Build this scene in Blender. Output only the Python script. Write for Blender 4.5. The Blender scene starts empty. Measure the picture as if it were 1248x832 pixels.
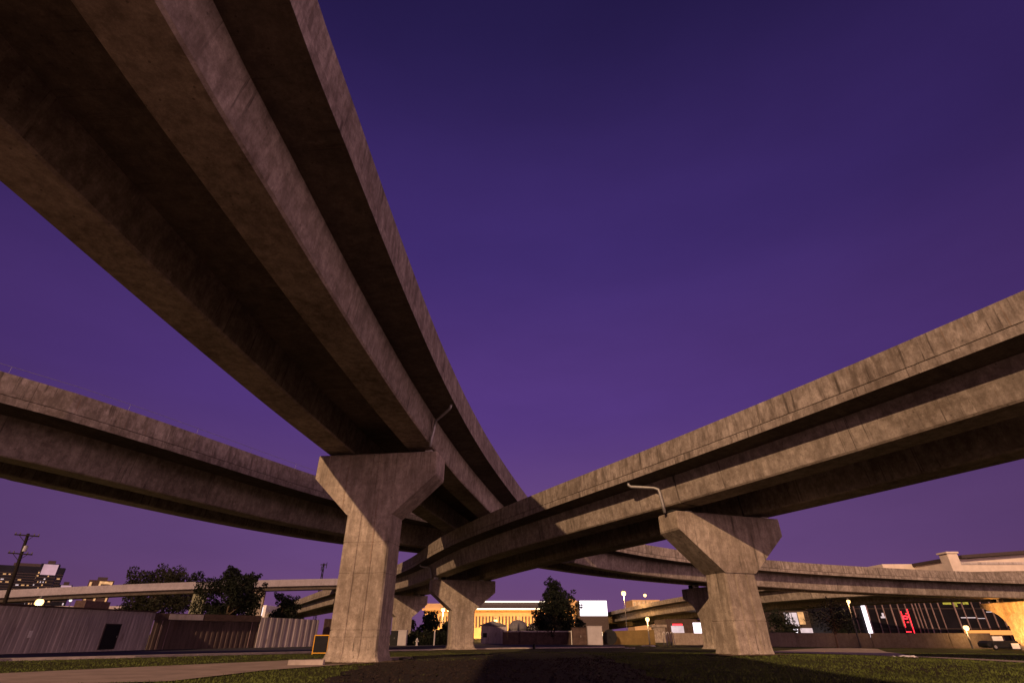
import bpy, bmesh, math, random
from mathutils import Vector, Matrix
R = math.radians
random.seed(7)
SC = bpy.context.scene
COL = SC.collection

def lin(r, g, b):
    f = lambda c: (c/255/12.92) if c/255 <= .04045 else ((c/255+.055)/1.055)**2.4
    return (f(r), f(g), f(b), 1)

# ------------------------------------------------------------------ camera, sky, sun, exposure
CAM_Z, FPX, HORIZON = 1.2, 624.0, 772.0
PITCH = math.atan((HORIZON-416)/FPX)
cd = bpy.data.cameras.new('camera'); cam = bpy.data.objects.new('camera', cd); COL.objects.link(cam)
cd.sensor_width = 36; cd.lens = 18; cd.clip_start = .1; cd.clip_end = 4000
cam.location = (0, 0, CAM_Z); cam.rotation_euler = (R(90)+PITCH, 0, 0)
SC.camera = cam

SUN_AZ, SUN_EL = R(25.5), R(22)          # light comes from behind the camera and to the left
w = bpy.data.worlds.new('World'); SC.world = w; w.use_nodes = True
nt = w.node_tree; nt.nodes.clear()
def wn(t, **k):
    n = nt.nodes.new(t)
    for a, b in k.items(): setattr(n, a, b)
    return n
out = wn('ShaderNodeOutputWorld'); bg = wn('ShaderNodeBackground')
tc = wn('ShaderNodeTexCoord'); sep = wn('ShaderNodeSeparateXYZ')
nt.links.new(tc.outputs['Generated'], sep.inputs[0])
asn = wn('ShaderNodeMath', operation='ARCSINE'); nt.links.new(sep.outputs['Z'], asn.inputs[0])
el = wn('ShaderNodeMath', operation='DIVIDE'); nt.links.new(asn.outputs[0], el.inputs[0]); el.inputs[1].default_value = math.pi/2
ramp = wn('ShaderNodeValToRGB'); nt.links.new(el.outputs[0], ramp.inputs[0])
cr = ramp.color_ramp; cr.interpolation = 'EASE'
cr.elements[0].position = 0; cr.elements[0].color = lin(111, 75, 119)
cr.elements[1].position = 1; cr.elements[1].color = lin(37, 27, 73)
for p_, c_ in ((.09, lin(101, 70, 123)), (.25, lin(82, 55, 124)), (.45, lin(64, 45, 111)), (.70, lin(45, 34, 87))):
    e_ = cr.elements.new(p_); e_.color = c_
# twilight glow of the town behind the camera, low over the horizon
gd_ = wn('ShaderNodeVectorMath', operation='DOT_PRODUCT'); nt.links.new(tc.outputs['Generated'], gd_.inputs[0]); gd_.inputs[1].default_value = (.72, -.69, 0)
mb_ = wn('ShaderNodeMapRange'); nt.links.new(gd_.outputs['Value'], mb_.inputs[0])
mb_.inputs[1].default_value = .22; mb_.inputs[2].default_value = .85; mb_.interpolation_type = 'SMOOTHSTEP'; mb_.inputs[3].default_value = 0; mb_.inputs[4].default_value = 1
ml_ = wn('ShaderNodeMapRange'); nt.links.new(sep.outputs['Z'], ml_.inputs[0])
ml_.interpolation_type = 'SMOOTHSTEP'; ml_.inputs[1].default_value = .62; ml_.inputs[2].default_value = .0; ml_.inputs[3].default_value = 0; ml_.inputs[4].default_value = 1
mm_ = wn('ShaderNodeMath', operation='MULTIPLY'); nt.links.new(mb_.outputs[0], mm_.inputs[0]); nt.links.new(ml_.outputs[0], mm_.inputs[1])
glow = wn('ShaderNodeMixRGB', blend_type='ADD'); nt.links.new(mm_.outputs[0], glow.inputs[0])
# the dusk light fades away from the point of the horizon where the sun went down
dt_ = wn('ShaderNodeVectorMath', operation='DOT_PRODUCT'); nt.links.new(tc.outputs['Generated'], dt_.inputs[0]); dt_.inputs[1].default_value = (0, math.cos(R(14)), math.sin(R(14)))
fd_ = wn('ShaderNodeMapRange'); nt.links.new(dt_.outputs['Value'], fd_.inputs[0])
fd_.inputs[1].default_value = .55; fd_.inputs[2].default_value = 1.0; fd_.inputs[3].default_value = .60; fd_.inputs[4].default_value = 1.0
fade = wn('ShaderNodeMixRGB', blend_type='MULTIPLY'); fade.inputs[0].default_value = 1
cl_ = wn('ShaderNodeTexNoise'); cl_.inputs['Scale'].default_value = 2.2; cl_.inputs['Detail'].default_value = 5; cl_.inputs['Roughness'].default_value = .55
cm_ = wn('ShaderNodeMapping'); cm_.inputs['Scale'].default_value = (1, 1, 3.2); nt.links.new(tc.outputs['Generated'], cm_.inputs[0]); nt.links.new(cm_.outputs[0], cl_.inputs['Vector'])
cv_ = wn('ShaderNodeMapRange'); nt.links.new(cl_.outputs['Fac'], cv_.inputs[0]); cv_.inputs[1].default_value = .3; cv_.inputs[2].default_value = .7; cv_.inputs[3].default_value = .93; cv_.inputs[4].default_value = 1.07
veil = wn('ShaderNodeMixRGB', blend_type='MULTIPLY'); veil.inputs[0].default_value = 1
nt.links.new(ramp.outputs[0], veil.inputs[1]); nt.links.new(cv_.outputs[0], veil.inputs[2])
nt.links.new(veil.outputs[0], fade.inputs[1]); nt.links.new(fd_.outputs[0], fade.inputs[2])
nt.links.new(fade.outputs[0], glow.inputs[1]); glow.inputs[2].default_value = (2.5, 1.38, 1.36, 1)
nt.links.new(glow.outputs[0], bg.inputs['Color']); bg.inputs['Strength'].default_value = 1.0
nt.links.new(bg.outputs[0], out.inputs[0])

sd = bpy.data.lights.new('sun', 'SUN'); sun = bpy.data.objects.new('sun', sd); COL.objects.link(sun)
sd.energy = 3.9; sd.angle = R(.6); sd.color = (1.0, .62, .345)
sun.location = (-20, -40, 30)
ldir = Vector((math.sin(SUN_AZ)*math.cos(SUN_EL), math.cos(SUN_AZ)*math.cos(SUN_EL), -math.sin(SUN_EL)))
sun.rotation_euler = ldir.to_track_quat('-Z', 'Y').to_euler()
vs = SC.view_settings
vs.view_transform = 'Standard'; vs.look = 'None'; vs.exposure = 0; vs.gamma = 1; vs.use_curve_mapping = False
SC.cycles.use_denoising = True
SC.cycles.max_bounces = 6
SC.cycles.sample_clamp_indirect = 4

# ------------------------------------------------------------------ surveying: a photo point at a known distance or height
cp, sp = math.cos(PITCH), math.sin(PITCH)
def ray(x, y):
    a = (x-624)/FPX; b = (416-y)/FPX
    return a, cp-sp*b, sp+cp*b
def at(x, y, Y):
    a, f, u = ray(x, y); t = Y/f
    return Vector((a*t, Y, CAM_Z+u*t))
def sm(t):
    t = max(0, min(1, t)); return t*t*(3-2*t)
def gz(x, y):
    z = -.27*sm((y-32)/33) + .30*math.exp(-((x-11.6)**2+(y-29.6)**2)/(2*6.5**2)) - .30*sm((x-22)/30)*sm((y-35)/30)
    return z
def ung(x, y):
    a, f, u = ray(x, y); z = 0
    for _ in range(12):
        t = (z-CAM_Z)/u; z = gz(a*t, f*t)
    return Vector((a*t, f*t, z))

# ------------------------------------------------------------------ materials
MATS = {}
def node_mat(name):
    m = bpy.data.materials.new(name); m.use_nodes = True
    t = m.node_tree; b = t.nodes['Principled BSDF']; MATS[name] = m
    return m, t, b
def N(t, typ, **k):
    n = t.nodes.new(typ)
    for a, b in k.items(): setattr(n, a, b)
    return n
def mix(t, fac, a, b, mode='MIX'):
    n = N(t, 'ShaderNodeMixRGB', blend_type=mode)
    for i, v in enumerate((fac, a, b)):
        if hasattr(v, 'is_output'): t.links.new(v, n.inputs[i])
        elif isinstance(v, (int, float)): n.inputs[i].default_value = v
        else: n.inputs[i].default_value = (*v[:3], 1)
    return n.outputs[0]
def noise(t, vec, scale, detail=6, rough=.6, lo=.35, hi=.65, stretch=None):
    if stretch:
        mp = N(t, 'ShaderNodeMapping'); mp.inputs['Scale'].default_value = stretch
        t.links.new(vec, mp.inputs[0]); vec = mp.outputs[0]
    n = N(t, 'ShaderNodeTexNoise'); n.inputs['Scale'].default_value = scale
    n.inputs['Detail'].default_value = detail; n.inputs['Roughness'].default_value = rough
    t.links.new(vec, n.inputs['Vector'])
    r = N(t, 'ShaderNodeMapRange'); t.links.new(n.outputs['Fac'], r.inputs[0])
    r.inputs[1].default_value = lo; r.inputs[2].default_value = hi
    return r.outputs[0]
def bump(t, b, h, strength, dist):
    n = N(t, 'ShaderNodeBump'); n.inputs['Strength'].default_value = strength; n.inputs['Distance'].default_value = dist
    t.links.new(h, n.inputs['Height']); t.links.new(n.outputs[0], b.inputs['Normal'])

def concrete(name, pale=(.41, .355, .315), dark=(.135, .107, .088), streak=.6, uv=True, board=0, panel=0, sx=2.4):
    m, t, b = node_mat(name)
    tc = N(t, 'ShaderNodeTexCoord'); ob = tc.outputs['Object']; uvv = tc.outputs['UV'] if uv else ob
    big = noise(t, ob, .35, 6, .65, .38, .62)
    mid = noise(t, ob, 2.6, 10, .78, .40, .62)
    fine = noise(t, ob, 14, 8, .8, .36, .66)
    st = (sx, .60, 1) if uv else (sx, sx, .26)
    s1 = noise(t, uvv, 1.0, 8, .7, .44, .62, st)
    s2 = noise(t, uvv, 3.1, 5, .6, .47, .64, st)
    c = mix(t, big, dark, pale)
    c = mix(t, .6, c, mix(t, mid, tuple(v*1.05 for v in dark), tuple(v*1.08 for v in pale)))
    f = N(t, 'ShaderNodeMath', operation='MULTIPLY'); t.links.new(s1, f.inputs[0]); f.inputs[1].default_value = streak
    c = mix(t, f.outputs[0], c, tuple(v*.72 for v in dark))
    f2 = N(t, 'ShaderNodeMath', operation='MULTIPLY'); t.links.new(s2, f2.inputs[0]); f2.inputs[1].default_value = streak*.25
    c = mix(t, f2.outputs[0], c, tuple(v*.62 for v in dark))
    f3 = N(t, 'ShaderNodeMath', operation='MULTIPLY'); t.links.new(fine, f3.inputs[0]); f3.inputs[1].default_value = .38
    c = mix(t, f3.outputs[0], c, tuple(v*.6 for v in dark))
    # pale lime runs
    s3 = noise(t, uvv, 1.7, 6, .7, .60, .70, st)
    f4 = N(t, 'ShaderNodeMath', operation='MULTIPLY'); t.links.new(s3, f4.inputs[0]); f4.inputs[1].default_value = .45
    c = mix(t, f4.outputs[0], c, tuple(min(1, v*1.25) for v in pale))
    def math_(op, x, y=None):
        n = N(t, 'ShaderNodeMath', operation=op)
        for i, q in enumerate((x, y)):
            if q is None: continue
            if hasattr(q, 'is_output'): t.links.new(q, n.inputs[i])
            else: n.inputs[i].default_value = q
        return n.outputs[0]
    # sharp drip and rust runs, in places
    dst = (5.5, .16, 1) if uv else (4.5, 4.5, .06)
    d1 = noise(t, uvv, 1.0, 6, .7, .565, .63, dst); gate = noise(t, ob, .55, 3, .5, .44, .58)
    c = mix(t, math_('MULTIPLY', math_('MULTIPLY', d1, gate), .85*min(1, streak*1.6)), c, tuple(v*.36 for v in dark))
    d2 = noise(t, uvv, 1.35, 6, .7, .62, .68, dst)
    c = mix(t, math_('MULTIPLY', d2, .5*min(1, streak*1.6)), c, (.16, .085, .04))
    # pits and bug holes
    vo = N(t, 'ShaderNodeTexVoronoi'); vo.inputs['Scale'].default_value = 3.2; t.links.new(ob, vo.inputs['Vector'])
    pit = math_('LESS_THAN', vo.outputs['Distance'], .09)
    c = mix(t, math_('MULTIPLY', pit, .55), c, tuple(v*.35 for v in dark))
    # each pour or segment has its own tone, with a casting joint between
    sx_ = N(t, 'ShaderNodeSeparateXYZ'); t.links.new(uvv, sx_.inputs[0])
    run = math_('DIVIDE', sx_.outputs[0] if uv else sx_.outputs[2], panel or (4.3 if uv else 2.1))
    wnz = N(t, 'ShaderNodeTexWhiteNoise', noise_dimensions='1D'); t.links.new(math_('FLOOR', run), wnz.inputs['W'])
    tone = N(t, 'ShaderNodeMapRange'); t.links.new(wnz.outputs['Value'], tone.inputs[0]); tone.inputs[3].default_value = .86 if uv else .94; tone.inputs[4].default_value = 1.12 if uv else 1.05
    c = mix(t, 1.0, c, tone.outputs[0], 'MULTIPLY')
    if panel:
        lt = math_('LESS_THAN', math_('FRACT', run), .028/panel)
        c = mix(t, math_('MULTIPLY', lt, .75), c, tuple(v*.4 for v in dark))
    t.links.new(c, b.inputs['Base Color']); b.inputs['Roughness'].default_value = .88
    b.inputs['Specular IOR Level'].default_value = .25
    hsum = N(t, 'ShaderNodeMath', operation='ADD'); t.links.new(mid, hsum.inputs[0]); t.links.new(fine, hsum.inputs[1])
    bump(t, b, hsum.outputs[0], .35, .012)
    return m
def plain(name, col, rough=.7, metal=0, var=.25, scale=3.0, obj=True, stretch=None, sheet=0):
    m, t, b = node_mat(name)
    tc = N(t, 'ShaderNodeTexCoord')
    n1 = noise(t, tc.outputs['Object'], scale, 6, .65, .3, .7, stretch)
    c = mix(t, n1, tuple(v*(1-var) for v in col), tuple(v*(1+var) for v in col))
    if sheet:
        sx_ = N(t, 'ShaderNodeSeparateXYZ'); t.links.new(tc.outputs['Object'], sx_.inputs[0])
        dv = N(t, 'ShaderNodeMath', operation='DIVIDE'); t.links.new(sx_.outputs[0], dv.inputs[0]); dv.inputs[1].default_value = sheet
        fl = N(t, 'ShaderNodeMath', operation='FLOOR'); t.links.new(dv.outputs[0], fl.inputs[0])
        wz = N(t, 'ShaderNodeTexWhiteNoise', noise_dimensions='1D'); t.links.new(fl.outputs[0], wz.inputs['W'])
        tn = N(t, 'ShaderNodeMapRange'); t.links.new(wz.outputs['Value'], tn.inputs[0]); tn.inputs[3].default_value = .86; tn.inputs[4].default_value = 1.1
        c = mix(t, 1.0, c, tn.outputs[0], 'MULTIPLY')
        rs = noise(t, tc.outputs['Object'], .8, 6, .7, .58, .80, (1.6, 1.6, .5))
        c = mix(t, rs, c, (.10, .055, .035))
    t.links.new(c, b.inputs['Base Color']); b.inputs['Roughness'].default_value = rough; b.inputs['Specular IOR Level'].default_value = .5 if metal or rough < .45 else .12; b.inputs['Metallic'].default_value = metal
    bump(t, b, n1, .15, .01)
    return m
def emit(name, col, strength, base=(.02, .02, .02), var=0, scale=1.5):
    m, t, b = node_mat(name)
    b.inputs['Base Color'].default_value = (*base, 1)
    b.inputs['Emission Strength'].default_value = strength
    b.inputs['Emission Color'].default_value = (*col, 1)
    if var:
        tc = N(t, 'ShaderNodeTexCoord'); n1 = noise(t, tc.outputs['Object'], scale, 4, .6, .3, .7)
        t.links.new(mix(t, n1, tuple(v*(1-var) for v in col), col), b.inputs['Emission Color'])
    return m

M_PARAPET = concrete('parapet_concrete', streak=.82, panel=6.1, sx=2.7)
M_GIRDER = concrete('girder_concrete', streak=.6, panel=12, sx=1.9)
M_SOFFIT = concrete('soffit_concrete', (.40, .34, .285), (.13, .102, .08), streak=.0, sx=1)
M_SHADED_SLAB = concrete('shaded_slab_concrete', (.17, .138, .110), (.066, .052, .041), streak=.4, sx=1.2)  # darker concrete: shade under the deck and between girders put into the colour
M_PIER = concrete('pier_concrete', (.49, .415, .345), (.19, .150, .116), streak=.62, uv=False, sx=1.5)
M_WALLC = concrete('wall_concrete', (.30, .24, .20), (.17, .13, .105), streak=.35, uv=False, sx=1.2)
M_PALE = concrete('pale_bridge_concrete', (.36, .32, .345), (.25, .22, .235), streak=.3, uv=False, sx=.8)
M_STEEL = plain('galvanised_steel', (.30, .29, .29), .6, .6, .15, 6)
M_DARK = plain('dark_paint', (.012, .012, .014), .6)
M_BEARING = plain('bearing_rubber', (.02, .02, .02), .7)
M_BEARINGP = plain('bearing_plate', (.55, .52, .5), .5, .2)
M_WOOD = plain('weathered_pole_wood', (.014, .011, .009), .9, 0, .35, 4, stretch=(6, 6, .5))
M_CORR = plain('corrugated_cladding', (.40, .35, .345), .8, 0, .30, 1.2, stretch=(2, 2, .3), sheet=1.24)
M_CORRP = plain('pale_corrugated_cladding', (.33, .28, .29), .7, 0, .2, 1.2, stretch=(2, 2, .3), sheet=1.8)
M_GATE = plain('brown_gate_cladding', (.085, .06, .055), .7, 0, .3, 1.2, stretch=(3, 3, .3), sheet=.62)
M_FENCE = plain('brown_fence_board', (.07, .045, .04), .85, 0, .35, 1.5)
M_COLG = plain('greenish_column_paint', (.20, .20, .13), .85)
M_OCHRE = plain('ochre_wall_paint', (.13, .088, .036), .85, 0, .25, .8)
M_CREAM = plain('cream_render', (.62, .52, .44), .85, 0, .12, .4)
M_WHITE = plain('white_paint', (.75, .72, .70), .6, 0, .08, 1)
M_GREYW = plain('faded_white_paint', (.36, .33, .34), .7, 0, .12, 1)
M_YELLOW = plain('yellow_paint', (.65, .33, .03), .5, 0, .15, 5)
M_ORANGEB = plain('stucco', (.55, .36, .18), .85, 0, .15, .3)
M_ROOF = plain('dark_roofing', (.06, .045, .045), .8)
M_GREYDOME = plain('grey_dome_sheet', (.13, .12, .13), .6)
M_BARK = plain('tree_bark', (.06, .042, .03), .9, 0, .4, 8)
M_BARKP = plain('pale_bark', (.22, .15, .10), .9, 0, .3, 8)
M_LEAF = plain('dark_foliage', (.012, .0145, .0085), .7, 0, .55, 1.3)
M_LEAF2 = plain('olive_foliage', (.018, .018, .009), .7, 0, .5, 1.3)
M_ASPH = plain('asphalt', (.045, .043, .047), .8, 0, .3, 3)
M_PATH = plain('path_concrete', (.30, .235, .20), .9, 0, .25, .8)
M_KERB = plain('kerb_concrete', (.33, .28, .25), .9, 0, .25, 2)
M_SHADED_SOIL = plain('shade_dark_soil', (.024, .0165, .013), .95, 0, .65, 5)  # darkened: the deck's shade on the ground is put into this colour
M_TOWER = plain('tower_glass', (.010, .010, .017), .6, 0, .4, .05)
M_GLASS = plain('dark_shop_glass', (.006, .005, .007), .5, 0, .5, .3)
M_MULL = plain('mullion_metal', (.26, .18, .19), .6, 0, .5, .4)
M_CAR = plain('dark_car_paint', (.02, .02, .024), .25, .3, .1, 1)
M_TYRE = plain('tyre_rubber', (.012, .012, .012), .8)
M_BULB = emit('sodium_bulb', (1, .58, .20), 4.2)
M_AMBER = emit('amber_lamp_glass', (1, .45, .10), 1.25)
M_BULBW = emit('pale_bulb', (1, .86, .7), 2.0)
M_WINW = emit('warm_lit_window', (1, .50, .20), 1.15, var=.7, scale=.6)
M_WINC = emit('cool_lit_window', (1, .76, .78), .95, var=.4, scale=.4)
M_WGLOW = emit('white_glow', (1, .86, .95), 2.6)
M_RED = emit('red_neon_tube', (1, .02, .035), 3.5)
M_ORSTRIP = emit('orange_light_strip', (1, .36, .08), 1.2)
M_WSTRIP = emit('white_light_strip', (1, .80, .55), 4)
M_GREENY = emit('yellow_green_interior', (.75, .62, .05), .8, var=.8, scale=1.5)

def ground_mat():
    m, t, b = node_mat('grass_ground')
    tc = N(t, 'ShaderNodeTexCoord'); ob = tc.outputs['Object']
    a1 = noise(t, ob, .16, 7, .7, .40, .60); a2 = noise(t, ob, 1.6, 8, .7, .35, .68); a3 = noise(t, ob, 14, 6, .7, .3, .7)
    c = mix(t, a1, (.048, .043, .016), (.090, .112, .024))
    f = N(t, 'ShaderNodeMath', operation='MULTIPLY'); t.links.new(a2, f.inputs[0]); f.inputs[1].default_value = .55
    c = mix(t, f.outputs[0], c, (.060, .043, .018))
    f = N(t, 'ShaderNodeMath', operation='MULTIPLY'); t.links.new(a3, f.inputs[0]); f.inputs[1].default_value = .6
    c = mix(t, f.outputs[0], c, (.020, .021, .008))
    t.links.new(c, b.inputs['Base Color']); b.inputs['Roughness'].default_value = .95; b.inputs['Specular IOR Level'].default_value = .1
    bump(t, b, a3, .8, .05)
    return m
M_GROUND = ground_mat()
M_BLADE = plain('grass_blade', (.072, .088, .020), .8, 0, .65, .35)

# ------------------------------------------------------------------ object helpers
def tag(o, label=None, cat=None, group=None, kind=None):
    if label: o['label'] = label
    if cat: o['category'] = cat
    if group: o['group'] = group
    if kind: o['kind'] = kind
    return o
def thing(name, label, cat, loc=(0, 0, 0), rz=0, group=None):
    o = bpy.data.objects.new(name, None); COL.objects.link(o); o.empty_display_size = .5
    o.location = loc; o.rotation_euler = (0, 0, rz)
    return tag(o, label, cat, group)

class MB:
    def __init__(s): s.v = []; s.f = []; s.uv = []; s.use_uv = False
    def add(s, vs, fs, uvs=None):
        n = len(s.v); s.v += [tuple(v) for v in vs]
        for i, f in enumerate(fs):
            s.f.append([n+k for k in f])
            if uvs: s.uv.append(uvs[i]); s.use_uv = True
            else: s.uv.append([(0, 0)]*len(f))
        return s
    def box(s, x0, y0, z0, x1, y1, z1):
        v = [(x0, y0, z0), (x1, y0, z0), (x1, y1, z0), (x0, y1, z0), (x0, y0, z1), (x1, y0, z1), (x1, y1, z1), (x0, y1, z1)]
        return s.add(v, [(0, 3, 2, 1), (4, 5, 6, 7), (0, 1, 5, 4), (1, 2, 6, 5), (2, 3, 7, 6), (3, 0, 4, 7)])
    def prism(s, poly, axis, a, b):
        """poly in the two other axes, extruded from a to b along axis ('x','y','z')"""
        def P(p, d): return {'x': (d, p[0], p[1]), 'y': (p[0], d, p[1]), 'z': (p[0], p[1], d)}[axis]
        n = len(poly); v = [P(p, a) for p in poly]+[P(p, b) for p in poly]
        fs = [tuple(range(n))[::-1], tuple(range(n, 2*n))]+[(i, (i+1) % n, n+(i+1) % n, n+i) for i in range(n)]
        return s.add(v, fs)
    def loft(s, rings, close=True, caps=True):
        n = len(rings[0]); v = [p for r in rings for p in r]; fs = []
        for k in range(len(rings)-1):
            for i in range(n if close else n-1):
                j = (i+1) % n; fs.append((k*n+i, k*n+j, (k+1)*n+j, (k+1)*n+i))
        if caps: fs += [tuple(range(n))[::-1], tuple(range((len(rings)-1)*n, len(rings)*n))]
        return s.add(v, fs)
    def tube(s, pts, rad, seg=8, caps=True):
        pts = [Vector(p) for p in pts]
        rr = rad if isinstance(rad, (list, tuple)) else [rad]*len(pts)
        rings = []; up = None
        for i, p in enumerate(pts):
            d = (pts[min(i+1, len(pts)-1)]-pts[max(i-1, 0)]).normalized()
            if up is None: up = Vector((0, 0, 1)) if abs(d.z) < .9 else Vector((0, 1, 0))
            x = d.cross(up).normalized(); y = x.cross(d).normalized(); up = y
            rings.append([p+(x*math.cos(a)+y*math.sin(a))*rr[i] for a in [2*math.pi*k/seg for k in range(seg)]])
        return s.loft(rings, True, caps)
    def lathe(s, prof, seg=16, c=(0, 0)):
        rings = [[(c[0]+r*math.cos(2*math.pi*k/seg), c[1]+r*math.sin(2*math.pi*k/seg), z) for k in range(seg)] for r, z in prof]
        return s.loft(rings)
    def build(s, name, mat, parent=None, smooth=False, loc=None, bevel=0, keep_z=None):
        me = bpy.data.meshes.new(name); me.from_pydata(s.v, [], s.f)
        if s.use_uv:
            l = me.uv_layers.new(name='UVMap'); i = 0
            for u in s.uv:
                for q in u: l.data[i].uv = q; i += 1
        bm = bmesh.new(); bm.from_mesh(me)
        bmesh.ops.recalc_face_normals(bm, faces=bm.faces)
        if bevel:
            es = [e for e in bm.edges if len(e.link_faces) == 2 and e.calc_face_angle(0) > .5 and not (keep_z is not None and any(abs(q.co.z-keep_z) < .01 for q in e.verts))]
            bmesh.ops.bevel(bm, geom=es, offset=bevel, segments=1, affect='EDGES', clamp_overlap=True)
        bm.to_mesh(me); bm.free()
        if smooth:
            for p in me.polygons: p.use_smooth = True
        me.materials.append(mat)
        o = bpy.data.objects.new(name, me); COL.objects.link(o)
        if parent: o.parent = parent
        if loc is not None: o.location = loc
        return o

def point_light(name, loc, power, col, rad=.15, parent=None):
    l = bpy.data.lights.new(name, 'POINT'); l.energy = power; l.color = col; l.shadow_soft_size = rad
    o = bpy.data.objects.new(name, l); COL.objects.link(o); o.location = loc
    if parent: o.parent = parent
    return o

# ------------------------------------------------------------------ ground, road, paths
def frange(a, b, s):
    r = []
    while a < b-1e-6: r.append(a); a += s
    return r
xs = frange(-1600, -400, 200)+frange(-400, -72, 30)+frange(-72, 92, 1.2)+frange(92, 400, 30)+frange(400, 1601, 200)
ys = frange(-400, -12, 40)+frange(-12, 100, 1.2)+frange(100, 400, 25)+frange(400, 2001, 200)
g = MB(); nx = len(xs)
g.add([(x, y, gz(x, y)) for y in ys for x in xs],
      [(j*nx+i, j*nx+i+1, (j+1)*nx+i+1, (j+1)*nx+i) for j in range(len(ys)-1) for i in range(nx-1)])
tag(g.build('ground', M_GROUND, smooth=True), kind='structure')

def resample(P, n):
    P = [Vector(p) for p in P]; L = [0]
    for a, b in zip(P, P[1:]): L.append(L[-1]+(b-a).length)
    r = []
    for k in range(n):
        d = L[-1]*k/(n-1); i = 0
        while i < len(L)-2 and L[i+1] < d: i += 1
        t = (d-L[i])/max(1e-6, L[i+1]-L[i]); r.append(P[i].lerp(P[i+1], t))
    return r
def ribbon(name, A, B, mat, dz, nl=60, nw=6, kind='structure'):
    A = resample([(*p[:2], 0) for p in A], nl); B = resample([(*p[:2], 0) for p in B], nl)
    m = MB(); v = []
    for a, b in zip(A, B):
        for k in range(nw+1):
            p = a.lerp(b, k/nw); v.append((p.x, p.y, gz(p.x, p.y)+dz))
    m.add(v, [(i*(nw+1)+k, i*(nw+1)+k+1, (i+1)*(nw+1)+k+1, (i+1)*(nw+1)+k) for i in range(nl-1) for k in range(nw)])
    return tag(m.build(name, mat, smooth=True), kind=kind)
def pl(*pts): return [ung(*p) for p in pts]
road_near = pl((-30, 806.5), (0, 805), (160, 801), (320, 796.7), (475, 792.7), (620, 790), (700, 789.2), (760, 788.6))
road_far = pl((-30, 798.2), (0, 797), (170, 792), (310, 789), (475, 785.5), (620, 783.7), (700, 783.2), (760, 783))
ribbon('road', road_near, road_far, M_ASPH, .025, 90, 8)
# kerb along the near side of the road
kb = MB(); kp = resample([(*p[:2], 0) for p in road_near], 80); rings = []
for i, p in enumerate(kp):
    d = (kp[min(i+1, 79)]-kp[max(0, i-1)]).normalized(); n = Vector((d.y, -d.x, 0)); z = gz(p.x, p.y)
    q = p+n*.32
    rings.append([(p.x, p.y, z-.1), (q.x, q.y, z-.1), (q.x, q.y, z+.12), (p.x, p.y, z+.13)])
kb.loft(rings); tag(kb.build('kerb', M_KERB), kind='structure')
ribbon('path', pl((-40, 824), (0, 821), (160, 813.5), (320, 806.2), (400, 802.5), (470, 800.6), (505, 800.2)),
       pl((-60, 838), (0, 836), (205, 831), (320, 817.5), (400, 811.5), (470, 806.5), (505, 802.5)), M_PATH, .03, 60, 8)
ribbon('pad', pl((930, 794.2), (965, 791.5), (1000, 789.7), (1030, 789.2), (1070, 790.3), (1100, 797), (1120, 801)),
       pl((930, 795.2), (965, 795.6), (1000, 796.6), (1030, 797.4), (1070, 798.8), (1100, 800.6), (1120, 802.2)), M_PATH, .03, 40, 8)
ribbon('track', pl((1110, 799.2), (1170, 802), (1260, 806.2)), pl((1110, 800.3), (1170, 803.6), (1260, 808.4)), M_PATH, .034, 20, 2)
ribbon('bounce_slab', [(-60, -70), (60, -70)], [(-60, 9.5), (60, 9.5)], M_PATH, .03, 60, 40)  # unseen pale slab added behind the camera, bounces light onto deck undersides
# dark earth bed with a ragged edge, deck shadow put into its colour
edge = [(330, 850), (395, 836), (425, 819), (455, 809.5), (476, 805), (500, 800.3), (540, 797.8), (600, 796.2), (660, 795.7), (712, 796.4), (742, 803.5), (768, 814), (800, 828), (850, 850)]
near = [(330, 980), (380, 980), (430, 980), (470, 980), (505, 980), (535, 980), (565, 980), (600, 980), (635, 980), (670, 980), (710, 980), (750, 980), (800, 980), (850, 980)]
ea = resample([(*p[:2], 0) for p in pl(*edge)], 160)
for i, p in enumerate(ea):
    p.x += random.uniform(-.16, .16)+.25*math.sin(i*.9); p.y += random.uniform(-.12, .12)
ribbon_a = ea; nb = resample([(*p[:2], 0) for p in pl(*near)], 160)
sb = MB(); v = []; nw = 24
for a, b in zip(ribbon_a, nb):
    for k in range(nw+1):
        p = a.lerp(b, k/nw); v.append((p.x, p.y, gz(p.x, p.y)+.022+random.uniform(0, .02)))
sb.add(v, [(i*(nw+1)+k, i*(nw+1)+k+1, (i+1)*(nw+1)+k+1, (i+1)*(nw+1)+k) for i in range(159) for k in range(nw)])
tag(sb.build('shaded_soil', M_SHADED_SOIL, smooth=True), kind='structure')

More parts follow.
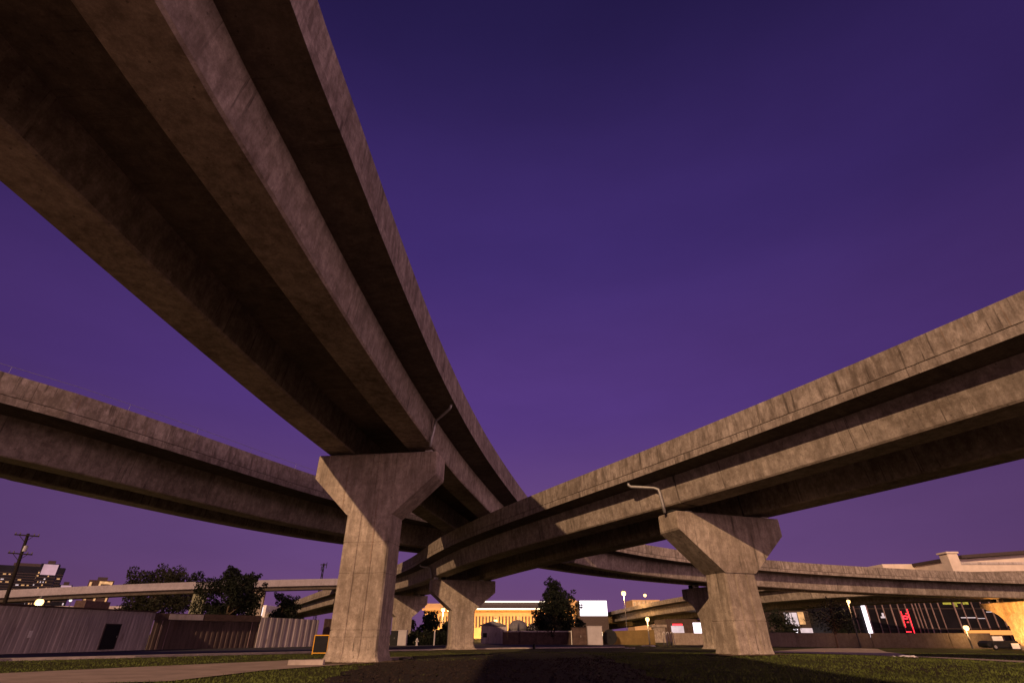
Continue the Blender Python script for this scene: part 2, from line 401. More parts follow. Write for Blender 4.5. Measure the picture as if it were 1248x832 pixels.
# ------------------------------------------------------------------ viaducts
def catmull(P, step=1.3):
    P = [Vector(p) for p in P]; r = []
    for i in range(len(P)-1):
        p0 = P[max(0, i-1)] if i else P[0]*2-P[1]; p1 = P[i]; p2 = P[i+1]; p3 = P[i+2] if i+2 < len(P) else P[-1]*2-P[-2]
        n = max(1, int((p2-p1).length/step))
        for k in range(n):
            t = k/n
            r.append(.5*((2*p1)+(p2-p0)*t+(2*p0-5*p1+4*p2-p3)*t*t+(3*p1-p0-3*p2+p3)*t**3))
    r.append(P[-1]); return r
class Deck:
    """box-girder deck swept along a path; side s=+1 is to the right of the direction of travel"""
    def __init__(s, name, label, pts, bank, g, w, pt, pb, gw, wd, stations=(), group='concrete viaduct decks', trim=.26, mats=None):
        s.P = catmull(pts); s.g, s.w, s.pt, s.pb, s.gw, s.wd, s.bank = g, w, pt, pb, gw, wd, bank
        n = len(s.P); s.D = []; s.L = [0]
        for i in range(n):
            d = s.P[min(i+1, n-1)]-s.P[max(i-1, 0)]; d.z = 0; s.D.append(d.normalized())
            if i: s.L.append(s.L[-1]+(s.P[i]-s.P[i-1]).length)
        s.o = Vector((s.P[0].x, s.P[0].y, 0))
        s.root = thing(name, label, 'overpass', s.o, 0, group)
        mp, mg, ms = mats or (M_PARAPET, M_GIRDER, M_SHADED_SLAB)
        tz = min(.30, pb*.3)                       # slab edge depth
        ed = pb+.42*(pt-pb)/1.6
        hw = s.g+wd
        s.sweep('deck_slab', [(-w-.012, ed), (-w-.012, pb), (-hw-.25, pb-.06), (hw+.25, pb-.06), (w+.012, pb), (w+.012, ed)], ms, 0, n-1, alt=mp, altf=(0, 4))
        for sd_ in (-1, 1):
            s.sweep('parapet', [(sd_*w, ed+.035), (sd_*(w-.38), ed+.035), (sd_*(w-.30), ed+.45), (sd_*(w-.17), pt), (sd_*w, pt)], mp, 0, n-1)
        cuts = sorted(min(range(n), key=lambda i: (s.P[i].xy-Vector(q).xy).length) for q in stations)
        cuts = [0]+cuts+[n-1]
        for a, b in zip(cuts, cuts[1:]):
            if b-a < 2: continue
            for sd_ in (-1, 1):
                o, i_ = sd_*g, sd_*(g-gw); c = .07*sd_; t_ = pb-.058
                s.sweep('girder', [(o+sd_*wd, t_), (o, .07), (o-c, 0), (i_+c, 0), (i_, .07), (i_-sd_*wd, t_)], mg, a, b, gap=.05, alt=M_SOFFIT, altf=(1, 2, 3))
    def pos(s, i, u, v, shift=0):
        d = s.D[i]; p = s.P[i]
        return Vector((p.x+d.y*u+d.x*shift-s.o.x, p.y-d.x*u+d.y*shift-s.o.y, p.z+v+u*math.sin(s.bank)))
    def sweep(s, name, prof, mat, a, b, gap=0, alt=None, altf=()):
        m = MB(); n = len(prof); rings = []
        cum = [0]
        for k in range(n):
            p, q = prof[k], prof[(k+1) % n]; cum.append(cum[-1]+math.hypot(p[0]-q[0], p[1]-q[1]))
        for i in range(a, b+1):
            sh = gap if i == a else -gap if i == b else 0
            rings.append([s.pos(i, u, v, sh) for u, v in prof])
        V = [p for r in rings for p in r]; F = []; U = []
        for k in range(b-a):
            for j in range(n):
                j2 = (j+1) % n; F.append((k*n+j, k*n+j2, (k+1)*n+j2, (k+1)*n+j))
                l0, l1 = s.L[a+k], s.L[a+k+1]
                U.append([(l0, cum[j]), (l0, cum[j+1]), (l1, cum[j+1]), (l1, cum[j])])
        F += [tuple(range(n))[::-1], tuple(range((b-a)*n, (b-a+1)*n))]
        U += [[(q[0], q[1]) for q in prof][::-1], [(q[0], q[1]) for q in prof]]
        m.add(V, F, U)
        o = m.build(name, mat, s.root)
        if alt:                                          # a second finish on some faces of the profile
            o.data.materials.append(alt)
            for k in range(b-a):
                for j in altf: o.data.polygons[k*n+j].material_index = 1
        return o
    def near(s, x, y):
        return min(range(len(s.P)), key=lambda i: (s.P[i].xy-Vector((x, y))).length)
    def posf(s, f, u, v):
        i = int(f); t = f-i
        return s.pos(i, u, v).lerp(s.pos(i+1, u, v), t)
    def drain(s, i0, di, side=1, r=.075):
        """pipe from under the parapet, across the overhang and down the web"""
        i1 = i0+di; m = MB(); P = s.posf
        e = side*(s.g+s.wd*.9+.13)
        c = [P(i0, side*(s.w-.22), s.pb+.02), P(i0, side*(s.w-.24), s.pb-.16), P(i0+.06*di, side*(s.w-.34), s.pb-.25),
             P(i1-.16*di, e+side*.10, s.pb-.44), P(i1, e, s.pb-.58), P(i1+.02*di, e-side*.02, s.pb-.74), P(i1, e-side*s.wd*.75, .10), P(i1, e-side*s.wd*.8-side*.04, -.34)]
        m.tube(c, r, 10)
        return m.build('drain_pipe', M_STEEL, s.root, smooth=True)

def pier(name, label, x, y, zg, deck, capn=3.55, neck=1.27, depth=1.95, caph=1.3, neckh=3.4, top=None, flare=.22, joints=(), dt=(0, 0), bearings=True, narrow=1.0, mat=None, at_=None, rz=None, curve=False):
    """hammerhead pier under a deck at a point; local x runs across the deck"""
    i = deck.near(x, y); d = deck.D[i]; p = deck.P[i]
    mat = mat or M_PIER
    zt = (top if top is not None else p.z-.20)
    gz0 = gz(p.x, p.y)
    q_ = at_ or (p.x, p.y)
    root = thing(name, label, 'bridge pier', (q_[0], q_[1], gz0), math.atan2(-d.x, d.y) if rz is None else rz, 'bridge piers')
    h = zt-gz0; hd = depth/2
    def plan(k, off=0, fl=0):
        a, b = neck*k-off+fl, hd*k-off+fl; c = .09; gw_, gd = .035, .04+0
        q = [(-a, -b+c), (-a+c, -b), (-neck*.33-gw_, -b), (-neck*.33, -b+gd), (-neck*.33+gw_, -b), (neck*.33-gw_, -b), (neck*.33, -b+gd), (neck*.33+gw_, -b), (a-c, -b), (a, -b+c),
             (a, b-c), (a-c, b), (-a+c, b), (-a, b-c)]
        return q
    zn = h-neckh
    rings = [[(u, v, -.6) for u, v in plan(1.0, 0, flare)], [(u, v, .02) for u, v in plan(1.0, 0, flare)], [(u, v, .22) for u, v in plan(1.0, 0, flare*.35)], [(u, v, .5) for u, v in plan(1.0, 0, 0)]]
    for jz in sorted(joints):
        if .6 < jz < zn-.2:
            rings += [[(u, v, jz-.03) for u, v in plan(1)], [(u, v, jz-.012) for u, v in plan(1, .02)], [(u, v, jz+.012) for u, v in plan(1, .02)], [(u, v, jz+.03) for u, v in plan(1)]]
    rings.append([(u, v, zn) for u, v in plan(narrow)])
    m = MB(); m.loft(rings); m.build('shaft', mat, root)
    m = MB(); b = hd
    out_ = [(-neck*narrow, zn+.0005), (neck*narrow, zn+.0005), (capn, h-caph), (capn, h), (-capn, h), (-capn, h-caph)]
    if curve:
        a_, e_ = neck*narrow, h-caph; q = []
        for k in range(9):
            t = k/8; q.append((a_*(1-t)**2+2*t*(1-t)*(a_+.55)+capn*t*t, (zn+.0005)*(1-t)**2+2*t*(1-t)*(zn+(e_-zn)*.72)+e_*t*t))
        out_ = q+[(capn, h), (-capn, h)]+[(-x, z) for x, z in q[::-1]]
    m.prism(out_, 'y', -b, b); m.build('pier_cap', mat, root, bevel=.06, keep_z=zn+.0005)
    if bearings:
        tilt = math.sin(deck.bank)
        for sd_ in (-1, 1):
            u0 = sd_*(deck.g-deck.gw/2)
            for k in (-.42, .42):
                zb = p.z+u0*tilt-gz0
                mm = MB(); mm.box(u0+k-.2, -.3, h+.002, u0+k+.2, .3, max(h+.06, zb-.002)); mm.build('bearing', M_BEARING if k < 0 else M_BEARINGP, root)
    return root

# deck A: the tall one that sweeps over the camera's left
A = Deck('overpass', 'tall overpass deck sweeping high overhead with dark slot between two girders',
         [(-9.5, -32, 11.2), (-9.55, -12, 11.1), (-9.49, 4.61, 10.9), (-9.3, 9.75, 10.84), (-9.05, 14.43, 10.76), (-8.76, 18.71, 10.69), (-8.43, 22.63, 10.61), (-8.04, 26.27, 10.53), (-7.62, 29.67, 10.44), (-7.15, 32.88, 10.36), (-6.65, 35.97, 10.26), (-6.1, 38.99, 10.17), (-5.52, 41.99, 10.07), (-4.9, 45.03, 9.97), (-4.25, 48.17, 9.9), (-3.5, 51.8, 9.85), (-2.3, 57.4, 9.8), (-.9, 63.2, 9.8)],
         .02, 3.203, 4.889, 3.135, 1.522, 1.581, .164, stations=[(-7.9, 28.3)])
iA = A.near(-7.9, 28.25); A.drain(iA-.75, .75)
pier('bridge_pier', 'tall pale hammerhead pier under the highest deck, beside the yellow framed board', -7.85, 28.9, 0, A, joints=(1.35, 1.05, 3.9, 5.4), top=10.22, depth=1.8)
# deck B: crosses from the right, over the middle and away to the left
B = Deck('overpass', 'curved overpass deck with streaked parapet rising from the middle and passing under the highest deck',
         [(-75, 190, 5.4), (-51.58, 150.08, 5.87), (-35.93, 122.16, 6.26), (-24.62, 102.78, 6.5), (-16.84, 89.22, 6.63), (-11.72, 79.38, 6.68), (-8.39, 71.69, 6.67), (-6.02, 65.05, 6.64), (-3.85, 58.69, 6.61), (-1.26, 52.13, 6.62), (2.22, 45.04, 6.7), (6.79, 37.19, 6.87), (12.45, 28.33, 7.16), (18.83, 18.13, 7.61), (25.0, 7.2, 8.1), (32, -6, 8.6), (41, -24, 9.2)],
         .03, 3.371, 4.817, 2.724, 1.435, 1.45, .23, stations=[(11.6, 29.6), (-5.5, 63.5), (-16.84, 89.2), (-34, 118.7)])
iB = B.near(11.6, 29.6); B.drain(iB-1.75, 1.0, r=.085)
iM = B.near(-5.5, 63.5); B.drain(iM-1.6, 1.2, r=.08)
pier('bridge_pier', 'stout hammerhead pier on the grass mound with a drainpipe ending at its cap', 11.6, 29.6, 0, B, capn=3.45, neck=1.06, depth=1.7, narrow=.93, caph=.90, neckh=2.92, joints=(1.45,), flare=.06, top=6.87, at_=(11.62, 29.9), rz=R(19.9))
pier('bridge_pier', 'middle hammerhead pier beyond the dark shaded ground with lit orange building behind', -5.5, 63.5, 0, B, caph=1.2, neckh=3.0, joints=(), top=6.42, capn=3.6, flare=.35)
pier('bridge_pier', 'far pier half hidden behind the tall pale pier', -16.84, 89.2, 0, B, caph=1.2, neckh=3.0, joints=(), top=6.42)
def worn(cx, cy, rz, a, b, seed):
    rn = random.Random(seed); n = 72; m = MB(); V = []
    for i in range(n):
        t = 2*math.pi*i/n; k = 1+.10*math.sin(3*t+seed)+.08*math.sin(7*t)+rn.uniform(-.06, .06)
        for f_ in (.35, .65, .85, 1):
            x, y = a*k*f_*math.cos(t), b*k*f_*math.sin(t)
            X, Y = cx+x*math.cos(rz)-y*math.sin(rz), cy+x*math.sin(rz)+y*math.cos(rz); V.append((X, Y, gz(X, Y)+.028+(.03 if f_ < .9 else 0)*rn.random()))
    m.add(V, [(i*4+j, i*4+j+1, ((i+1) % n)*4+j+1, ((i+1) % n)*4+j) for i in range(n) for j in range(3)])
    tag(m.build('worn_earth', M_EARTH, smooth=True), kind='structure')
M_EARTH = plain('worn_earth', (.11, .08, .055), .95, 0, .5, 2.5)
worn(-7.9, 28.9, R(8), 2.5, 1.9, 1); worn(11.62, 29.9, R(20), 2.3, 1.7, 2); worn(-5.5, 63.4, R(20), 3.2, 2.6, 3)
# deck C: behind on the left
Cdeck = Deck('overpass', 'long dark overpass deck crossing behind the tall pale pier above the corrugated fence',
         [(-62, -8, 11.3), (-45, 13, 10.6), (-31.75, 28.65, 9.86), (-29.51, 31.53, 9.69), (-27.55, 34.93, 9.56), (-25.71, 38.71, 9.48), (-23.87, 42.74, 9.43), (-21.93, 46.92, 9.43), (-19.82, 51.18, 9.48), (-17.5, 55.47, 9.56), (-14.99, 59.77, 9.69), (-12.37, 64.04, 9.86), (-9.78, 68.28, 10.07), (-7.45, 72.49, 10.25), (-5.6, 76.2, 10.3)],
         -.04, 3.643, 6.123, 3.73, 2.14, 1.74, .276)
m = MB(); m.tube([Cdeck.pos(i, Cdeck.w-.1, Cdeck.pt+.42) for i in range(0, len(Cdeck.P), 2)], .011, 5); m.build('guard_cable', M_STEEL, Cdeck.root)
for i in range(2, len(Cdeck.P)-1, 3):
    m = MB(); m.tube([Cdeck.pos(i, Cdeck.w-.1, Cdeck.pt-.02), Cdeck.pos(i, Cdeck.w-.1, Cdeck.pt+.43)], .009, 4); m.build('cable_post', M_STEEL, Cdeck.root)
# deck D: lower ramp running off to the right
Dk = Deck('overpass', 'curved ramp deck running behind the stout pier towards the glass building',
         [(3.2, 54.6, 7.2), (5.45, 57.12, 7.09), (9.01, 59.94, 6.9), (12.93, 62.47, 6.71), (17.18, 64.73, 6.53), (21.75, 66.72, 6.35), (26.61, 68.45, 6.17), (31.74, 69.94, 6.0), (37.11, 71.2, 5.84), (42.7, 72.23, 5.68), (48.49, 73.05, 5.52), (54.45, 73.66, 5.37), (60.57, 74.08, 5.23), (66.81, 74.3, 5.09), (73.16, 74.36, 4.95), (90, 74.1, 4.7), (125, 73, 4.4)],
         -.049, 3.508, 5.297, 2.744, 1.574, 1.595, .253, stations=[(22.8, 67.1), (65.9, 74.3)])
pier('bridge_pier', 'dark pier mostly hidden behind the stout pier on the mound', 22.8, 67.1, 0, Dk, capn=3.9, caph=1.1, neckh=3.2, neck=1.35, top=6.0, curve=True)
pier('bridge_pier', 'pier glowing orange at the photo edge beside the glass building', 65.9, 74.3, 0, Dk, capn=4.6, caph=.55, neckh=2.7, neck=1.35, depth=2.2, top=4.80, curve=True, flare=.1)
# deck E: low far ramp that comes down to the ground
k = 1.4
Ek = Deck('overpass', 'low far ramp deck climbing from the ground beside the glowing white building face',
          [(44, 340, -1.6), (39, 300, .2)]+[(x*k, y*k, 1.2+(z-1.2)*k) for x, y, z in [(25.57, 188.76, 2.35), (27.51, 169.12, 2.95), (29.2, 151.31, 3.35), (30.83, 135.34, 3.72), (32.6, 121.23, 4.05), (34.7, 108.98, 4.35), (37.32, 98.61, 4.62), (40.67, 90.12, 4.86), (44.93, 83.53, 5.06), (50.3, 78.85, 5.22), (56.97, 76.09, 5.36), (65.14, 75.27, 5.46), (75.0, 76.39, 5.53), (86.74, 79.46, 5.56), (105, 86, 5.6)]],
          .13, 3.388*k, 4.736*k, 2.042*k, 1.3*k, 1.45*k, .23*k)
# pale footbridge far left
def footbridge():
    p0 = at(-60, 722, 92); p1 = at(430, 704.2, 108)
    root = thing('footbridge', 'slim pale footbridge crossing beyond the corrugated fence', 'footbridge', (p0.x, p0.y, 0))
    d = (p1-p0); L = d.xy.length; root.rotation_euler = (0, 0, math.atan2(d.y, d.x))
    z0, z1 = p0.z, p1.z
    def seg(name, prof, mat):
        m = MB(); m.loft([[(x, y, z+v) for y, v in prof] for x, z in [(L*i/20, z0+(z1-z0)*i/20+.35*math.sin(math.pi*i/20)) for i in range(21)]])
        return m.build(name, mat, root)
    seg('fascia', [(0, 0), (.25, 0), (.25, -1.15), (0, -1.15)], M_PALE)
    seg('deck_slab', [(.253, -.9), (3.5, -.9), (3.2, -1.75), (.6, -1.75)], M_SHADED_SLAB)
    for px in (229, 300):
        q = at(px, 730, 97); lx = (Vector((q.x, q.y, 0))-Vector((p0.x, p0.y, 0))).xy.length
        m = MB(); m.box(lx-1.0, .9, gz(0, 90), lx+1.0, 2.4, z0-1.6+(z1-z0)*lx/L); m.build('column', M_COLG if px < 250 else M_PIER, root)
footbridge()

# ------------------------------------------------------------------ vegetation
def foliage(cl, leaf, n, seed):
    """cl: list of (centre, radius) clumps; scatter leaf faces through their volumes"""
    rnd = random.Random(seed); v = []; f = []
    tot = sum(r**2 for _, r in cl)
    for c, r in cl:
        for _ in range(int(n*r*r/tot)):
            while True:
                p = Vector((rnd.uniform(-1, 1), rnd.uniform(-1, 1), rnd.uniform(-1, 1)))
                if .15 < p.length < 1: break
            p = p*(p.length**-.35)*r*rnd.uniform(.85, 1.12); p.z *= .8; p += c
            a = Vector((rnd.gauss(0, 1), rnd.gauss(0, 1), rnd.gauss(0, 1))).normalized()
            b = a.orthogonal().normalized(); s = leaf*rnd.uniform(.6, 1.4)
            k = len(v); v += [p-a*s, p+b*s*.45, p+a*s, p-b*s*.45]; f.append((k, k+1, k+2, k+3))
    m = MB(); m.v = [tuple(q) for q in v]; m.f = [list(q) for q in f]; m.uv = [[(0, 0)]*4]*len(f)
    return m
def tree(name, label, base, H, W, cb, n, leaf, seed, shape='round', mat=None, bark=None, lean=0, trunk=None, group='trees and shrubs in the background', cat='tree'):
    rnd = random.Random(seed); root = thing(name, label, cat, base, 0, group)
    tr = trunk or max(.08, W*.035); m = MB()
    top = Vector((lean, 0, H*.86))
    m.tube([(0, 0, -.3), (lean*.2, 0, H*.25), (lean*.55, .05, H*.55), top], [tr*1.25, tr, tr*.7, tr*.2], 7)
    cl = []
    nb = 16
    for i in range(nb):
        t = (i+.5)/nb; z = cb+(H-cb)*(.08+.84*t)
        prof = {'round': math.sin(math.pi*(.12+.80*t))**.7, 'cone': (1.05-t)*.95+.06, 'shrub': math.sqrt(max(.05, 1-t*.9))}[shape]
        for q in range(2 if shape != 'cone' else 3):
            a = rnd.uniform(0, 6.28); rr = W/2*prof*rnd.uniform(.35, .86)
            c = Vector((lean*z/H+math.cos(a)*rr, math.sin(a)*rr, z+rnd.uniform(-.04, .04)*H))
            r = W*rnd.uniform(.10, .20)*(.55+.5*prof); cl.append((c, r))
            if rnd.random() < .55:                          # outer sprays break up the outline
                o_ = Vector((math.cos(a), math.sin(a), rnd.uniform(.2, 1.3))).normalized(); cl.append((c+o_*r*1.25, r*rnd.uniform(.3, .5)))
            m.tube([(lean*z/H*.8, 0, max(cb*.7, z-.18*H)), (c+Vector((lean*z/H, 0, z-.08*H)))/2, c], [tr*.4, tr*.25, tr*.08], 5)
    m.build('trunk', bark or M_BARK, root, smooth=True)
    foliage(cl, leaf, n, seed+1).build('crown', mat or M_LEAF, root)
    return root
def gat(px, Y):                                   # foot point on the ground at a distance
    a, f, u = ray(px, HORIZON+12); x = a*Y/f
    return Vector((x, Y, gz(x, Y)))
def tree_px(name, label, x0, x1, ytop, Y, cb, n, leaf, seed, ybase=None, **kw):
    b = gat((x0+x1)/2, Y); t = at((x0+x1)/2, ytop, Y); l = at(x0, (ytop+770)/2, Y).x; r = at(x1, (ytop+770)/2, Y).x
    b.x = t.x*.5+b.x*.5
    return tree(name, label, b, t.z-b.z, r-l, cb*(t.z-b.z), n, leaf, seed, **kw)
tree_px('tree', 'broad spreading tree behind the pale footbridge', 138, 234, 697, 125, .3, 12000, .27, 11, mat=M_LEAF2)
tree_px('tree', 'tall dark tree rising in front of the pale footbridge', 240, 320, 692, 80, .15, 17000, .16, 12)
tree_px('shrub', 'low dark bush by the tall pale pier, with a ragged top', 314, 370, 723, 84, .1, 8000, .16, 13, shape='shrub', cat='shrub')
tree_px('tree', 'conical leafy tree in front of the lit orange building', 642, 712, 705, 96, .06, 14000, .19, 14, shape='cone')
tree_px('shrub', 'dark rounded bush beside the middle pier under the twin lamps', 508, 540, 744, 110, .1, 3500, .2, 15, shape='shrub', cat='shrub')
tree_px('tree', 'slender young tree with bare pale trunk in front of the concrete barrier', 986, 1040, 733, 84, .36, 1500, .15, 16, bark=M_BARKP, trunk=.13, lean=.4, mat=M_LEAF2)
tree_px('shrub', 'wide dark shrub behind the barrier next to the stout pier', 930, 978, 742, 100, .05, 3600, .19, 17, shape='shrub', cat='shrub')
tree_px('shrub', 'dark upright shrub behind the barrier before the white light tube', 1010, 1046, 740, 104, .05, 3600, .19, 18, shape='shrub', cat='shrub')
for i, (x0, x1, yt, lab) in enumerate(((484, 512, 753, 'sparkling lamplit tree low behind the black hedge, next to the far pier'), (534, 556, 757, 'lamplit yellow green bush behind the hedge touching the middle pier'))):
    tree_px('shrub', lab, x0, x1, yt, 120, .1, 900, .34, 21+i, shape='shrub', mat=M_LEAF2, cat='shrub')
tree_px('shrub', 'small dark bush over the brown fence end beside the pale cabinet', 698, 716, 752, 100, .1, 900, .26, 25, shape='shrub', cat='shrub')

# ------------------------------------------------------------------ left side: fence, gate, pole
def wall_line(name, label, cat, p0, p1, h0, h1, mat, group=None, pitch=.55, rib=.05, base=0, thick=.2, cap=None, holes=()):
    """ribbed cladding wall between two ground points; local x along the wall"""
    p0, p1 = Vector(p0), Vector(p1); d = (p1-p0).xy; L = d.length
    root = thing(name, label, cat, (p0.x, p0.y, p0.z), math.atan2(d.y, d.x), group)
    dzg = p1.z-p0.z; m = MB(); x = 0; prof = []
    while x < L:
        e = min(L, x+pitch)
        prof += [(x, 0), (x+(e-x)*.42, 0), (x+(e-x)*.5, -rib), (x+(e-x)*.92, -rib)]
        x = e
    prof.append((L, 0))
    bot = [(x, y, base+dzg*x/L-.2) for x, y in prof]; top = [(x, y, h0+(h1-h0)*x/L+dzg*x/L) for x, y in prof]
    bb = [(L, thick, base+dzg-.2), (0, thick, base-.2)]; tt = [(L, thick, h1+dzg), (0, thick, h0)]
    m.loft([bot+bb, top+tt]); m.build('cladding', mat, root)
    if cap:
        m = MB(); m.loft([[(x, -.12, h0+(h1-h0)*x/L+dzg*x/L+.003), (x, thick+.08, h0+(h1-h0)*x/L+dzg*x/L+.003), (x, thick+.08, h0+(h1-h0)*x/L+dzg*x/L+.12), (x, -.12, h0+(h1-h0)*x/L+dzg*x/L+.12)] for x in (0, L)])
        m.build('coping', cap, root)
    return root, L
g0 = ung(-30, 798.2); g1 = ung(176, 791.6); g2 = ung(311, 788.9); g3 = ung(384, 787.4); g4 = ung(402, 787)
hh = lambda g, px, py: at(px, py, g.y).z-g.z
f1, L1 = wall_line('fence', 'long corrugated fence with a black doorway below the bright lamp', 'fence', g0, g1, hh(g0, -30, 737), hh(g1, 180, 746), M_CORR, pitch=.62, cap=M_FENCE)
# doorway
a_, b_ = ung(88, 793.9), ung(105, 793.3)
u0 = (a_-g0).xy.length; u1 = (b_-g0).xy.length
m = MB(); m.box(u0, -.1, .0, u1, -.055, 2.0); dr = m.build('door', M_DARK, f1)
m = MB(); m.box(u0-.07, -.13, 0, u0-.003, -.05, 2.08); m.box(u1+.003, -.13, 0, u1+.07, -.05, 2.08); m.box(u0-.003, -.13, 2.003, u1+.003, -.05, 2.08); m.build('frame', M_GATE, dr)
m = MB(); m.box(u1-.2, -.14, .95, u1-.12, -.103, 1.1); m.build('handle', M_STEEL, dr)
m = MB(); s0 = (ung(2, 796.6)-g0).xy.length; m.box(s0, -.10, 1.0, s0+.35, -.055, 1.45); m.build('sign_plate', M_WHITE, f1)
# gate: recessed dark leaves under a header
gt = thing('gate', 'wide dark brown sliding gate with pale header between two fence panels', 'gate', g1, math.atan2((g2-g1).y, (g2-g1).x))
Lg = (g2-g1).xy.length; hg = hh(g1, 180, 755); ht = hh(g1, 180, 746)
m = MB(); x = .35; prof = []
while x < Lg-.1:
    prof += [(x, .5), (x+.30, .5), (x+.34, .43), (x+.58, .43)]; x += .62
m.loft([[(x, y, -.1) for x, y in prof]+[(prof[-1][0], .6, -.1), (prof[0][0], .6, -.1)], [(x, y, hg) for x, y in prof]+[(prof[-1][0], .6, hg), (prof[0][0], .6, hg)]]); m.build('leaf', M_GATE, gt)
m = MB(); m.box(0.02, -.02, hg+.004, Lg, .62, ht-.03); m.build('header', M_FENCE, gt)
m = MB(); m.box(Lg*.12, -.05, hg+.06, Lg*.42, -.023, ht-.1); m.build('header_panel', M_CORRP, gt)
for t_ in (.09, .15, .93): m = MB(); m.box(Lg*t_, .36, 0, Lg*t_+.06, .425, hg-.02); m.build('post', M_MULL, gt)
wall_line('fence', 'short pale corrugated fence panel right of the brown gate', 'fence', g2+Vector((.05, -.05, 0)), g3, hh(g2, 313, 751.5), hh(g3, 384, 755), M_CORRP, pitch=.9)
wall_line('fence', 'dark plank fence end meeting the tall pale pier', 'fence', g3+Vector((.3, 1.5, 0)), g4+Vector((6, 6, 0)), hh(g3, 384, 753), hh(g4, 402, 754), M_FENCE, pitch=1.1)

# utility pole, leaning
pb_ = at(3, 742, 78); pt_ = at(34.5, 650, 78)
d_ = (pt_-pb_); pb_ = pb_-d_*(pb_.z-gz(pb_.x, 78))/d_.z
up = thing('utility_pole', 'leaning wooden utility pole with two crossarms against the sky', 'utility pole', pb_)
top_ = pt_-pb_; m = MB(); m.tube([(0, 0, -.2), top_*.5, top_], [.27, .23, .18], 8); m.build('pole', M_WOOD, up, smooth=True)
for fr, w0, w1 in ((.975, -1.75, 1.85), (.80, -1.75, 1.75)):
    c = top_*fr; m = MB()
    m.loft([[(c.x+x, c.y-.16-y, c.z+z-.07*x) for y, z in ((0, 0), (.12, 0), (.12, .16), (0, .16))] for x in (w0, w1)])
    ca = m.build('crossarm', M_WOOD, up)
    for x in (w0+.1, w0+.75, w1-.75, w1-.1):
        m = MB(); m.lathe([(.05, c.z+.16-.07*x), (.10, c.z+.22-.07*x), (.05, c.z+.30-.07*x), (.09, c.z+.36-.07*x), (.02, c.z+.42-.07*x)], 8, (c.x+x, c.y-.22)); m.build('insulator', M_GREYDOME, ca)
    m = MB()
    for s_ in (-1, 1): m.tube([(c.x+s_*1.0, c.y-.2, c.z-.07*s_), (c.x-top_.x*.06, c.y-.15, c.z-.8)], .035, 5)
    m.build('brace', M_WOOD, up)
m = MB(); c = top_*.84; m.lathe([(.05, 0), (.26, .05), (.26, .75), (.12, .85)], 10); o = m.build('transformer', M_STEEL, up); o.location = c+Vector((.35, -.1, -.2))

# distant lattice mast
mb0 = at(385, 745, 190); mt = at(385, 686, 190); r_ = thing('radio_mast', 'thin lattice radio mast beyond the pale footbridge', 'mast', (mb0.x, 190, -.3))
m = MB(); Hm = mt.z+.3
for sx_, sy_ in ((-1, -1), (1, -1), (1, 1), (-1, 1)): m.tube([(sx_*.45, sy_*.45, 0), (sx_*.18, sy_*.18, Hm)], .07, 5)
n_ = int(Hm/1.5)
for i in range(n_):
    z = i*1.5; z2 = z+1.5; w0 = .45-.27*z/Hm; w1 = .45-.27*z2/Hm; s_ = 1 if i % 2 else -1
    m.tube([(-w0*s_, -w0, z), (w1*s_, -w1, z2)], .06, 4); m.tube([(-w0*s_, w0, z), (w1*s_, w1, z2)], .06, 4)
m.build('lattice', M_DARK, r_)
m = MB(); m.box(-1.1, -.1, Hm-.6, 1.1, .1, Hm-.3); m.tube([(1.0, 0, Hm-1.6), (1.0, 0, Hm+.3)], .12, 6); m.tube([(-.6, 0, Hm-2.4), (-.6, 0, Hm-.9)], .12, 6); m.build('antenna', M_DARK, r_)

# barricade board and wheel stop by the tall pier
bb_ = ung(389, 797); bc = thing('barricade', 'black board in a yellow frame leaning by the tall pale pier', 'barricade', bb_, R(8))
ss = (at(399, 785, bb_.y)-at(381, 785, bb_.y)).x; hb = at(390, 773, bb_.y).z-bb_.z
m = MB(); m.box(-ss/2+.06, .02, .12, ss/2-.06, .05, hb-.06); m.build('board', M_DARK, bc)
m = MB(); m.box(-ss/2, 0, 0, -ss/2+.06, .07, hb); m.box(ss/2-.06, 0, 0, ss/2, .07, hb); m.box(-ss/2+.06, 0, hb-.06, ss/2-.06, .07, hb); m.box(-ss/2+.06, .002, .06, ss/2-.06, .068, .12); m.build('frame', M_YELLOW, bc)
ws = ung(373, 810.5)
m = MB(); m.prism([(-.2, 0), (.2, 0), (.15, .22), (-.15, .22)], 'x', -.75, .75); o = m.build('wheel_stop', M_KERB, None, loc=ws, bevel=.02); o.rotation_euler = (0, 0, R(5)); tag(o, 'low concrete block on the path edge beside the tall pale pier', 'kerb block')

